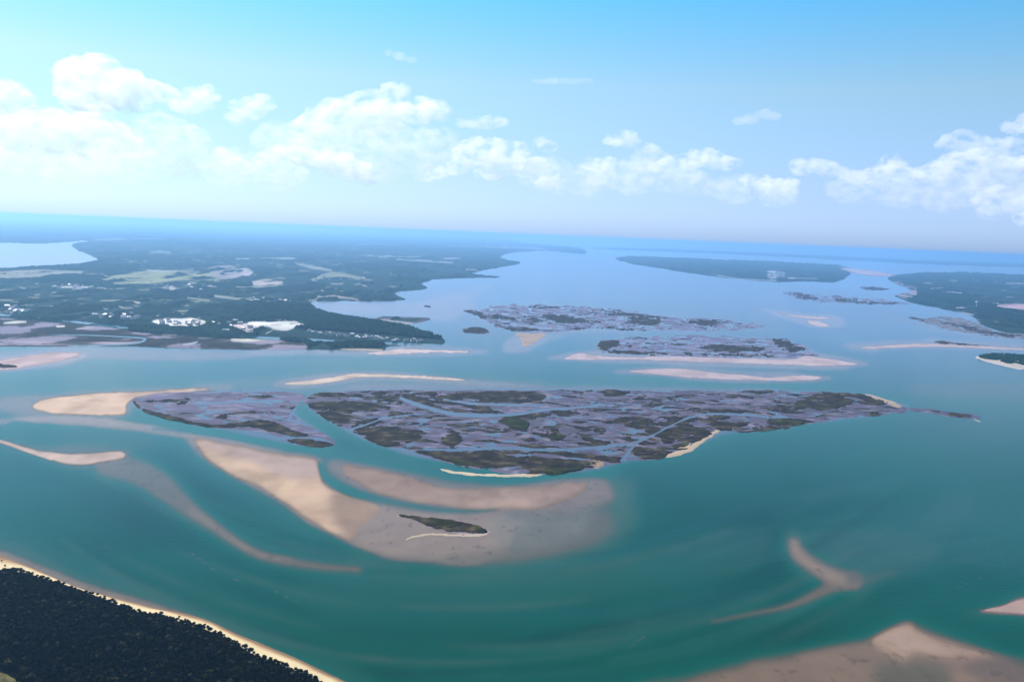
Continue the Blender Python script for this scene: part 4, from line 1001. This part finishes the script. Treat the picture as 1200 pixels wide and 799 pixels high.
# woodland floor
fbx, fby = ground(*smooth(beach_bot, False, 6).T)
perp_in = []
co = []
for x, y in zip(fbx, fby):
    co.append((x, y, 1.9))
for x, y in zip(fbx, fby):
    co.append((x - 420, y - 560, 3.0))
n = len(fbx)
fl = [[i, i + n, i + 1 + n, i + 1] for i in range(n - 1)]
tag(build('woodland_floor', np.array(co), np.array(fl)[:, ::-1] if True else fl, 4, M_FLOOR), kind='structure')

cf = np.zeros((NH, NW)); addto(cf, fill([(-40, 786), (0, 790), (12, 795), (20, 804), (10, 825), (-40, 830)], 1, 1, 15))
tag(relief('clearing', cf, lambda f, X, Y, U, V: 1.6 + np.clip((f - 0.5) * 3, -1, 1) + 0.5 * fbm(X / 3, Y / 3, 3, 3), M_CLEAR, (-60, 40, 780, 836), 0.8, 1.7), kind='structure')
# tree positions on a jittered lattice, inland of the beach
ex, ey = fbx, fby
order = np.argsort(ex)


def inland_dist(X, Y):
    P = np.stack([ex, ey], 1); best = np.full(X.shape, 1e9); side = np.zeros(X.shape)
    for i in range(0, len(P) - 1):
        p, q = P[i], P[i + 1]; d = q - p
        t = np.clip(((X - p[0]) * d[0] + (Y - p[1]) * d[1]) / max(d @ d, 1e-9), 0, 1)
        dx, dy = X - p[0] - t * d[0], Y - p[1] - t * d[1]
        dd = np.hypot(dx, dy); c = d[0] * dy - d[1] * dx
        m = dd < best; best = np.where(m, dd, best); side = np.where(m, c, side)
    return best * np.where(side < 0, 1, -1)


sp = 4.9
xs = np.arange(-1050, 60, sp); ys = np.arange(560, 1500, sp)
X, Y = np.meshgrid(xs, ys); X = X + RNG.uniform(-.5, .5, X.shape) * sp; Y = Y + RNG.uniform(-.5, .5, Y.shape) * sp
X, Y = X.ravel(), Y.ravel()
U, V = project(X, Y)
k = (U > -140) & (V < 900) & (U < 520)
X, Y, U, V = X[k], Y[k], U[k], V[k]
D = inland_dist(X, Y)
edge_n = 3.2 * (fbm(X / 25, Y / 25, 13, 3) - 0.5)
k = (D > 0.8 + edge_n)
clear = (U < 18) & (V > 786) & (V < 830)                      # little grassy clearing in the corner
X, Y, U, V, D = X[k & ~clear], Y[k & ~clear], U[k & ~clear], V[k & ~clear], D[k & ~clear]
hgt = np.clip(3.0 + D * 0.16, 3.0, 9.5) * RNG.uniform(0.6, 1.45, len(X)) * (0.45 + 1.1 * fbm(X / 28, Y / 28, 17, 3))
rad = np.clip(2.5 + D * 0.04, 2.5, 3.9) * RNG.uniform(0.6, 1.45, len(X))
inframe = (U > -4) & (U < 402) & (V < 803) & (V > 640)
edge = inframe & (D < 7)
sel = np.zeros(len(X), bool)
ei = np.where(edge)[0]; RNG.shuffle(ei); sel[ei[:110]] = True
rest = np.where(inframe & ~sel & (V > 700))[0]
rest = rest[np.argsort(-(rad[rest] * 2 + hgt[rest] * 0.6) / np.hypot(X[rest], Y[rest]))]
sel[rest[:300 - sel.sum()]] = True
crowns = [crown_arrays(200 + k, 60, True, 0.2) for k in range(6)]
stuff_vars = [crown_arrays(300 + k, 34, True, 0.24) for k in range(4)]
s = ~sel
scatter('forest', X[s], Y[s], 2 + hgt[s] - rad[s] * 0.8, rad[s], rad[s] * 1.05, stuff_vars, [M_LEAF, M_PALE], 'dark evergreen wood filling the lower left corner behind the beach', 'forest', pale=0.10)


def mesh_tri(name, V, T, mat, flat=True):
    o = build(name, V, T, 3, mat, None, smooth_shade=not flat)
    me = o.data; bpy.data.objects.remove(o); return me


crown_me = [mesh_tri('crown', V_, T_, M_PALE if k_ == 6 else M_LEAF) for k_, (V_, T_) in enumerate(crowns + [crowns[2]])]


def trunk_mesh():
    vs, q = [], []
    segs = 7
    for j, (z, r_, ox) in enumerate([(0, 0.05, 0), (0.3, 0.038, 0.01), (0.65, 0.026, 0.03), (1.0, 0.008, 0.02)]):
        for i in range(segs):
            a = i / segs * 6.2832; vs.append((ox + r_ * math.cos(a), r_ * math.sin(a), z))
    for j in range(3):
        for i in range(segs):
            q.append((j * segs + i, j * segs + (i + 1) % segs, (j + 1) * segs + (i + 1) % segs, (j + 1) * segs + i))
    # three limbs
    for a, z0 in ((0.3, .45), (2.4, .55), (4.5, .5)):
        b = len(vs); dx, dy = math.cos(a), math.sin(a)
        for (t, r_) in ((0, .018), (1, .005)):
            for i in range(4):
                an = i * 1.5708; vs.append((dx * .3 * t - dy * r_ * math.cos(an), dy * .3 * t + dx * r_ * math.cos(an), z0 + .3 * t + r_ * math.sin(an)))
        for i in range(4):
            q.append((b + i, b + (i + 1) % 4, b + 4 + (i + 1) % 4, b + 4 + i))
    o = build('trunk', np.array(vs), np.array(q), 4, M_BARK); me = o.data; bpy.data.objects.remove(o); return me


TRUNK = trunk_mesh()
for i in np.where(sel)[0]:
    at_edge = bool(D[i] < 7)
    t = empty('tree', (float(X[i]), float(Y[i]), 1.9), 'low dark tree on the ragged edge of the wood, next to the beach' if at_edge else 'dark evergreen tree crowded into the wood at the lower left', 'tree',
              'trees along the beach edge of the wood' if at_edge else 'trees inside the lower left wood')
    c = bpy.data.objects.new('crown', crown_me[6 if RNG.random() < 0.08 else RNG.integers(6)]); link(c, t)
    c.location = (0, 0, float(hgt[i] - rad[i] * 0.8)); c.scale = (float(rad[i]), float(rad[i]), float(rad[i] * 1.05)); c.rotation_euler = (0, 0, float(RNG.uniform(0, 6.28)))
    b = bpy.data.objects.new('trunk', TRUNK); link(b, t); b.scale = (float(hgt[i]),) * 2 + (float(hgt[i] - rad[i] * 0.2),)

# beach shrubs at far left
for u, v in ((2, 658.5), (6, 664), (15, 667), (9, 669), (210, 724), (217, 727.5)):
    x, y = ground(u, v)
    t = empty('shrub', (float(x), float(y), 1.2), 'dark shrub growing alone on the open sand at the left edge' if u < 50 else 'lone dark bush standing out from the wood onto the beach', 'shrub', 'shrubs on the beach at the left edge' if u < 50 else 'bushes standing out onto the beach')
    c = bpy.data.objects.new('crown', crown_me[RNG.integers(6)]); link(c, t); r_ = 1.5; c.scale = (r_, r_, r_ * .9); c.location = (0, 0, 1.0)
    b = bpy.data.objects.new('trunk', TRUNK); link(b, t); b.scale = (1.5, 1.5, 1.4)

# ================================================================== HOUSES AND TOWERS
def box_tris(x0, x1, y0, y1, z0, z1):
    v = [(x0, y0, z0), (x1, y0, z0), (x1, y1, z0), (x0, y1, z0), (x0, y0, z1), (x1, y0, z1), (x1, y1, z1), (x0, y1, z1)]
    f = [(0, 1, 5, 4), (1, 2, 6, 5), (2, 3, 7, 6), (3, 0, 4, 7), (4, 5, 6, 7), (3, 2, 1, 0)]
    return v, f


def house_meshes(w, d, h, rh, wing):
    def mk(name, boxes, mat, extra=None):
        vs, fs = [], []
        for b in boxes:
            v, f = box_tris(*b); n = len(vs); vs += v; fs += [tuple(i + n for i in q) for q in f]
        me = bpy.data.meshes.new(name); 
        if extra:
            n = len(vs); vs += extra[0]; fs += [tuple(i + n for i in q) for q in extra[1]]
        me.from_pydata(vs, [], fs); me.materials.append(mat); me.update(); return me
    wallb = [(-w / 2, w / 2, -d / 2, d / 2, 0, h)]
    if wing: wallb.append((w / 2 + .003, w / 2 + w * .4, -d * .35, d * .3, 0, h * .6))
    o = .6
    rv = [(-w / 2 - o, -d / 2 - o, h + .02), (w / 2 + o, -d / 2 - o, h + .02), (w / 2 + o, d / 2 + o, h + .02), (-w / 2 - o, d / 2 + o, h + .02), (-w / 2 - o, 0, h + rh), (w / 2 + o, 0, h + rh)]
    rf = [(0, 1, 5, 4), (2, 3, 4, 5), (0, 4, 3), (1, 2, 5), (3, 2, 1, 0)]
    roofb = [(w / 2 + .1, w / 2 + w * .45, -d * .4, d * .35, h * .6 + .02, h * .6 + .5)] if wing else []
    wins = []
    for zz in (h * .18, h * .6):
        for k in range(3):
            xx = -w / 2 + w * (k + .5) / 3
            wins.append((xx - .8, xx + .8, -d / 2 - .06, -d / 2 - .01, zz, zz + h * .25))
    return mk('wall', wallb, M_WALL), mk('roof', roofb, M_ROOF, (rv, rf)), mk('window', wins, M_GLASS)


HOUSES = [house_meshes(12, 10, 7, 3.6, True), house_meshes(15, 10, 6, 3, False), house_meshes(10, 12, 8, 4, True)]
walls2 = []
for wm, rm, gm in HOUSES:
    a = wm.copy(); a.materials[0] = M_WALL2; b_ = rm.copy(); b_.materials[0] = M_ROOF2
    walls2.append((a, b_, gm))


def house(u, v, label, group, parts=True, scale=1.0):
    x, y = ground(u, v)
    t = empty('house', (float(x), float(y), 1.5), label, 'house', group)
    t.rotation_euler = (0, 0, float(RNG.uniform(-.5, .5))); t.scale = (scale,) * 3
    alt = RNG.random() < .4
    src = (walls2 if alt else HOUSES)[RNG.integers(3)]
    for nm, me in zip(('wall', 'roof', 'window'), src if parts else src[:2]):
        link(bpy.data.objects.new(nm, me), t)


for k in range(34):                                        # waterfront row of the headland
    f_ = k / 33
    u = 361 + f_ * 92 + RNG.normal(0, 1.2); v = np.interp(u, [360, 400, 450, 455], [391.5, 394.6, 399.0, 399.6]) + RNG.uniform(-4.2, 0.6) * (0.5 + 0.5 * (1 - f_))
    house(u, v, 'pale waterfront house in the dense row along the wooded headland', 'waterfront houses of the headland', True, RNG.uniform(.75, 1.1))
for u in (462, 464.5, 474.5, 477, 483, 485, 491, 493):
    house(u + RNG.normal(0, .3), 400.4 + RNG.uniform(-.6, .6), 'pale house standing singly at the water near the tip of the headland', 'houses near the tip of the headland', True, 1.1)
groups = [('white house in the village left of the cleared lots, above the waterway', 'houses of the village above the waterway', [(RNG.uniform(2, 34), RNG.uniform(360, 367.5)) for _ in range(16)] + [(RNG.uniform(108, 162), RNG.uniform(369.5, 376)) for _ in range(18)]),
          ('white house beside the bright cleared lots', 'houses by the cleared lots', [(RNG.uniform(240, 300), RNG.uniform(377, 390)) for _ in range(12)] + [(RNG.uniform(182, 236), RNG.uniform(374.5, 382.5)) for _ in range(14)]),
          ('white house on the far pale strips among the inland woods', 'far houses among the inland woods', [(RNG.uniform(62, 108), RNG.uniform(335, 338.5)) for _ in range(14)] + [(RNG.uniform(188, 245), RNG.uniform(333, 341)) for _ in range(18)] + [(RNG.uniform(290, 340), RNG.uniform(350, 354.5)) for _ in range(12)] + [(RNG.uniform(366, 428), RNG.uniform(322, 330)) for _ in range(10)])]
for lab, grp, pts in groups:
    for u, v in pts:
        house(u, v, lab, grp, False, RNG.uniform(1.0, 1.6))


def lathe(profile, seg=20):
    vs, fs = [], []
    for z, r_ in profile:
        for i in range(seg):
            a = i / seg * 6.28318; vs.append((r_ * math.cos(a), r_ * math.sin(a), z))
    for j in range(len(profile) - 1):
        for i in range(seg):
            fs.append((j * seg + i, j * seg + (i + 1) % seg, (j + 1) * seg + (i + 1) % seg, (j + 1) * seg + i))
    return np.array(vs), np.array(fs)


def water_tower(u, v, hh, label):
    x, y = ground(u, v)
    t = empty('water_tower', (float(x), float(y), 1.5), label, 'water tower')
    V_, Q_ = lathe([(0, hh * .11), (hh * .08, hh * .07), (hh * .3, hh * .055), (hh * .66, hh * .055), (hh * .72, hh * .08)]); build('column', V_, Q_, 4, M_STEEL, t)
    V_, Q_ = lathe([(hh * .72, hh * .075), (hh * .77, hh * .16), (hh * .85, hh * .2), (hh * .93, hh * .16), (hh * .985, hh * .07), (hh, 0.05)]); build('tank', V_, Q_, 4, M_STEEL, t)


water_tower(177, 334, 34, 'white water tower at the corner of the pale field on the left mainland')
water_tower(1144, 360.5, 52, 'pale water tower above the woods on the right-hand shore')

# ================================================================== CLOUDS
M_CLOUD = bpy.data.materials.new('cloud_vapour'); M_CLOUD.use_nodes = True
nt = M_CLOUD.node_tree; nt.nodes.remove(nt.nodes['Principled BSDF'])


def cloud_mat(name, dens, lo=0.40, hi=0.62):
    m = bpy.data.materials.new(name); m.use_nodes = True
    nt = m.node_tree; nt.nodes.remove(nt.nodes['Principled BSDF'])
    v = nt.nodes.new('ShaderNodeVolumeScatter'); v.inputs['Color'].default_value = (0.995, 0.865, 0.93, 1); v.inputs['Anisotropy'].default_value = 0.25
    tc = nt.nodes.new('ShaderNodeTexCoord'); nz = nt.nodes.new('ShaderNodeTexNoise'); nz.inputs['Scale'].default_value = 1 / 420; nz.inputs['Detail'].default_value = 5; nz.inputs['Roughness'].default_value = 0.6
    mp = nt.nodes.new('ShaderNodeMapping'); mp.inputs['Scale'].default_value = (1, 1, 1.5)
    nt.links.new(tc.outputs['Object'], mp.inputs['Vector']); nt.links.new(mp.outputs['Vector'], nz.inputs['Vector'])
    mr = nt.nodes.new('ShaderNodeMapRange'); mr.inputs['From Min'].default_value = lo; mr.inputs['From Max'].default_value = hi; mr.inputs['To Min'].default_value = 0.0; mr.inputs['To Max'].default_value = dens
    mr.interpolation_type = 'SMOOTHSTEP'
    nt.links.new(nz.outputs['Fac'], mr.inputs['Value']); nt.links.new(mr.outputs['Result'], v.inputs['Density'])
    nt.links.new(v.outputs[0], nt.nodes['Material Output'].inputs['Volume'])
    m.cycles.volume_step_rate = 0.25; m.cycles.homogeneous_volume = False
    return m


CL_DENSE, CL_MID, CL_THIN = cloud_mat('cloud_dense', 0.0030), cloud_mat('cloud_soft', 0.0024), cloud_mat('cloud_thin', 0.0018)
CL_WISP = cloud_mat('cloud_wisp', 0.0012, 0.2, 0.6)


def cloud(label, lobes, dist, mat, seed, sub=3, flat=0.75, puffs=5):
    """cumulus bank: displaced lobes fused into one closed body"""
    rng = np.random.default_rng(seed)
    co3, fa3 = ico(2)
    vs, ts, n = [], [], 0
    cx = sum(l[0] for l in lobes) / len(lobes); cy = sum(l[1] for l in lobes) / len(lobes)
    def place(u, v, dd):
        dx, dy, dz = ray(u, v); k = dd / dy
        return np.array((dx * k, dy * k, H + dz * k))
    c0 = place(cx, cy, dist)
    rmin = 1e9
    for (u, v, r_) in lobes:
        R = 1.55 * r_ / F * dist
        C = place(u, v, dist + rng.uniform(-.8, .8) * R)
        subs = [(C, R, 1.0)]
        for k in range(puffs):
            d = rng.normal(size=3); d /= np.linalg.norm(d); d[2] = abs(d[2]) * .9 - .25
            subs.append((C + d * R * np.array((1.15, 1.0, flat)) * .8, R * rng.uniform(.28, .55), 1.0))
        for (c, r2, f_) in subs:
            dis = 1 + 0.12 * rng.normal(size=len(co3))
            V_ = co3 * dis[:, None] * r2 * np.array((1.12, 1.0, flat)) + c - c0
            vs.append(V_); ts.append(fa3 + n); n += len(V_)
            rmin = min(rmin, r2)
    V_, T_ = np.concatenate(vs), np.concatenate(ts)
    tmp = build('cloud_src', V_, T_, 3, mat)
    ext = (V_.max(0) - V_.min(0)).max()
    md = tmp.modifiers.new('fuse', 'REMESH'); md.mode = 'VOXEL'; md.voxel_size = max(ext / 130, rmin / 3.0)
    dg = bpy.context.evaluated_depsgraph_get()
    me = bpy.data.meshes.new_from_object(tmp.evaluated_get(dg))
    bpy.data.objects.remove(tmp)
    nv = len(me.vertices)
    P = np.zeros(nv * 3, np.float32); me.vertices.foreach_get('co', P); P = P.reshape(-1, 3)
    Nn = np.zeros(nv * 3, np.float32); me.vertices.foreach_get('normal', Nn); Nn = Nn.reshape(-1, 3)
    Rm = np.median([l[2] for l in lobes]) / F * dist
    dsp = np.array([mnoise.fractal(Vector(p) / (Rm * .5) + Vector((seed, 0, 0)), 0.9, 2.1, 4) for p in P])
    P = P + Nn * (dsp * Rm * 0.16)[:, None]
    me.vertices.foreach_set('co', P.astype(np.float32).ravel()); me.update()
    me.materials.clear(); me.materials.append(mat)
    me.polygons.foreach_set('use_smooth', np.ones(len(me.polygons), bool))
    me.name = 'cloud'
    o = bpy.data.objects.new('cloud', me); o.location = c0; link(o)
    return tag(o, label, 'cloud')


cloud('tall bright white cumulus, the largest and whitest cloud, upper left', [(92, 88, 17), (112, 84, 18), (84, 104, 14), (108, 108, 22), (128, 96, 14), (152, 96, 13), (150, 115, 15), (176, 108, 13), (196, 112, 10)], 19000, CL_DENSE, 1)
cloud('small white cumulus right beside the tall bright one, leaning upward', [(214, 124, 9), (230, 116, 13), (246, 110, 9), (222, 128, 8)], 20000, CL_MID, 2)
cloud('small lone puff of white cloud with clear blue sky all around, upper left', [(276, 138, 8), (290, 128, 12), (304, 122, 11), (284, 136, 8), (314, 124, 6)], 21000, CL_MID, 3)
cloud('white cloud top cut off by the left edge of the picture', [(-20, 108, 16), (2, 103, 11), (18, 108, 10), (-6, 120, 15), (30, 116, 7)], 20000, CL_MID, 4)
cloud('wide diffuse pinkish cloud bank low on the left, under the tall cumulus', [(-20, 146, 20), (20, 148, 19), (58, 146, 19), (95, 152, 21), (128, 160, 18), (146, 166, 12), (60, 168, 13), (112, 138, 14), (100, 172, 12), (20, 165, 12)], 22500, CL_THIN, 5)
cloud('faint tiny puff low above the left horizon', [(59, 200, 7), (62, 206, 5)], 26000, CL_THIN, 6)
cloud('thin diagonal streak of cloud falling to the right, left of centre', [(226, 156, 9), (238, 166, 8), (252, 178, 8), (266, 187, 8), (280, 194, 8), (290, 199, 6)], 24000, CL_MID, 7)
cloud('broad soft cloud bank with a flat bright top, left of the picture centre', [(366, 150, 15), (386, 136, 17), (410, 130, 16), (436, 126, 18), (464, 128, 18), (490, 128, 15), (512, 130, 12), (462, 108, 11), (400, 146, 15), (440, 146, 14), (352, 166, 10)], 22000, CL_THIN, 8)
cloud('bright streak of cloud along the middle of the broad soft bank', [(378, 132, 8), (400, 127, 9), (425, 127, 9), (450, 128, 10), (475, 130, 9), (500, 128, 8)], 20500, CL_MID, 25)
cloud('low ragged cloud clump under the broad soft bank', [(330, 178, 10), (352, 182, 12), (376, 186, 12), (398, 192, 13), (416, 200, 13), (430, 208, 9), (310, 186, 8)], 25000, CL_MID, 9)
cloud('heaped cumulus in the middle of the sky with a tail to its lower left', [(500, 207, 6), (516, 203, 7), (536, 196, 9), (548, 184, 12), (560, 174, 13), (578, 180, 15), (594, 190, 14), (606, 176, 10), (578, 200, 12), (618, 196, 10), (632, 192, 8)], 23000, CL_MID, 10)
cloud('small puff at the lower right foot of the middle cumulus', [(643, 214, 9), (652, 210, 6), (634, 166, 6), (642, 172, 7)], 24500, CL_THIN, 11)
cloud('faint flat wisp joining the broad bank to the middle cumulus', [(540, 144, 6), (556, 144, 7), (572, 144, 8), (586, 143, 6)], 22000, CL_THIN, 12)
cloud('lone round puff with a dark core, upper right of the middle cumulus', [(722, 164, 8), (732, 162, 9), (742, 166, 7), (762, 174, 6)], 23000, CL_MID, 13)
cloud('two-tiered small puff low in the sky, just right of the heaped middle cumulus', [(694, 192, 8), (704, 194, 9), (712, 190, 7), (700, 210, 8), (712, 210, 6)], 25000, CL_MID, 14)
cloud('flat-bottomed cumulus right of centre, low in the sky', [(772, 196, 7), (786, 192, 9), (806, 190, 10), (824, 184, 11), (838, 188, 10), (852, 191, 8), (862, 191, 5)], 24000, CL_MID, 15)
cloud('long low cumulus on the right with two bright heads', [(940, 196, 9), (956, 194, 9), (970, 198, 9), (986, 202, 8), (1006, 208, 9), (1026, 206, 10), (1044, 198, 11), (1060, 206, 9), (1074, 208, 7), (1044, 186, 6)], 22500, CL_MID, 16)
cloud('ragged low puff beneath and left of the long right-hand cumulus', [(876, 210, 7), (892, 214, 9), (908, 220, 10), (922, 222, 8), (928, 214, 6)], 26000, CL_MID, 17)
cloud('big cumulus bank reaching the right edge', [(1084, 204, 9), (1102, 200, 11), (1122, 192, 13), (1142, 190, 14), (1164, 192, 14), (1186, 196, 14), (1208, 200, 14), (1236, 198, 16), (1150, 206, 12), (1180, 210, 12)], 21500, CL_MID, 18)
cloud('white puff cut by the right edge, above the big bank', [(1190, 148, 9), (1204, 146, 10), (1222, 150, 12)], 20000, CL_MID, 19)
cloud('faint veil of cloud above the left end of the big right-hand bank', [(1112, 168, 9), (1128, 164, 11), (1146, 168, 10), (1164, 172, 9), (1186, 172, 10)], 22000, CL_THIN, 20)
cloud('low pale patch under the big bank, near the right horizon', [(1150, 232, 8), (1172, 226, 9), (1192, 240, 10), (1204, 256, 9), (1160, 246, 7)], 27000, CL_THIN, 21)
cloud('faint pink wisp high on the right', [(866, 142, 5), (880, 140, 6), (896, 134, 6), (908, 136, 5)], 20000, CL_WISP, 22)
cloud('thin straight sliver of cloud high in the middle', [(626 + 5.5 * k_, 95 + .6 * math.sin(k_), 2.2 + 1.5 * math.sin(k_ / 12 * 3.14)) for k_ in range(13)], 18000, CL_WISP, 23, puffs=2)
cloud('small faint wisp at the top of the sky left of centre', [(456, 62, 4), (468, 66, 5), (482, 70, 4)], 18000, CL_WISP, 24)

CL_VEIL = cloud_mat('cloud_veil', 0.0006)
cloud('vast pale veil of cloud low over the left horizon, behind the pinkish bank', [(-40, 176, 26), (30, 182, 26), (90, 188, 24), (150, 184, 26), (210, 186, 24), (270, 196, 22), (330, 202, 20), (190, 150, 18), (60, 200, 18)], 30000, CL_VEIL, 31, puffs=4)
cloud('pale veil of cloud low in the sky right of centre', [(640, 205, 18), (690, 212, 18), (740, 206, 20), (800, 212, 18), (860, 222, 16), (910, 226, 16), (760, 188, 14)], 30000, CL_VEIL, 32, puffs=4)
cloud('pale veil of cloud hanging under the big right-hand bank', [(1000, 222, 16), (1050, 226, 18), (1110, 224, 22), (1170, 226, 24), (1230, 230, 24)], 30000, CL_VEIL, 33, puffs=4)
cloud('pale veil of cloud behind the broad soft bank left of centre', [(330, 166, 20), (390, 168, 24), (450, 166, 24), (510, 170, 20), (440, 196, 18), (500, 196, 16)], 29000, CL_VEIL, 34, puffs=4)

# ================================================================== HAZE
def haze_box():
    x, y0, y1, z0, z1 = FAR * 13, -3000.0, FAR + 3000, -1.6, H + 12
    x = FAR + 3000
    v, f = box_tris(-x, x, y0, y1, z0, z1)
    me = bpy.data.meshes.new('haze'); me.from_pydata(v, [], f); me.update()
    m = bpy.data.materials.new('haze_air'); m.use_nodes = True
    nt = m.node_tree; nt.nodes.remove(nt.nodes['Principled BSDF'])
    p = nt.nodes.new('ShaderNodeVolumePrincipled')
    p.inputs['Color'].default_value = (0.35, 0.64, 1.0, 1); p.inputs['Density'].default_value = 5.0e-5; p.inputs['Anisotropy'].default_value = 0.48
    nt.links.new(p.outputs[0], nt.nodes['Material Output'].inputs['Volume'])
    me.materials.append(m)
    o = bpy.data.objects.new('haze', me); link(o); o['kind'] = 'stuff'


haze_box()

# ================================================================== LIGHT AND SKY
SUN_EL, SUN_AZ = math.radians(45), math.radians(-48)       # azimuth from the view axis (+Y), negative = left
sun_d = bpy.data.lights.new('sun', 'SUN'); sun_d.energy = 5.0; sun_d.angle = math.radians(0.5); sun_d.color = (1.0, 0.95, 0.88)
sun = bpy.data.objects.new('sun', sun_d); link(sun)
to_sun = Vector((math.sin(SUN_AZ) * math.cos(SUN_EL), math.cos(SUN_AZ) * math.cos(SUN_EL), math.sin(SUN_EL)))
sun.rotation_euler = to_sun.to_track_quat('Z', 'Y').to_euler(); sun.location = (0, 0, 900)
wld = bpy.data.worlds.new('World'); SC.world = wld; wld.use_nodes = True
nt = wld.node_tree
sky = nt.nodes.new('ShaderNodeTexSky'); sky.sky_type = 'NISHITA'; sky.sun_disc = False
sky.sun_elevation = SUN_EL; sky.sun_rotation = SUN_AZ; sky.altitude = 450; sky.air_density = 1.0; sky.dust_density = 0.6; sky.ozone_density = 2.0
bg = nt.nodes['Background']; bg.inputs['Strength'].default_value = 0.107
tc = nt.nodes.new('ShaderNodeTexCoord'); sx = nt.nodes.new('ShaderNodeSeparateXYZ')
rp = nt.nodes.new('ShaderNodeValToRGB'); el = rp.color_ramp.elements
SKY_TONE = [(0.0, (0.42, 0.63, 1.28)), (0.022, (0.50, 0.67, 1.22)), (0.06, (0.57, 0.68, 1.0)), (0.16, (0.74, 0.87, 0.88)), (0.26, (0.37, 0.97, 1.12)), (0.7, (0.36, 0.85, 1.0))]
while len(el) < len(SKY_TONE): el.new(0.5)
for e, (p, c) in zip(el, SKY_TONE): e.position = p; e.color = (*c, 1)
mul = nt.nodes.new('ShaderNodeMix'); mul.data_type = 'RGBA'; mul.blend_type = 'MULTIPLY'; mul.inputs[0].default_value = 1.0
nt.links.new(tc.outputs['Generated'], sx.inputs[0]); nt.links.new(sx.outputs['Z'], rp.inputs['Fac'])
nt.links.new(sky.outputs[0], mul.inputs[6]); nt.links.new(rp.outputs['Color'], mul.inputs[7])
nt.links.new(mul.outputs[2], bg.inputs['Color'])

SC.view_settings.view_transform = 'Standard'; SC.view_settings.look = 'None'
SC.view_settings.exposure = 0.6; SC.view_settings.gamma = 1.0; SC.view_settings.use_curve_mapping = False
SC.cycles.volume_bounces = 10
SC.cycles.max_bounces = 12
SC.cycles.use_denoising = True
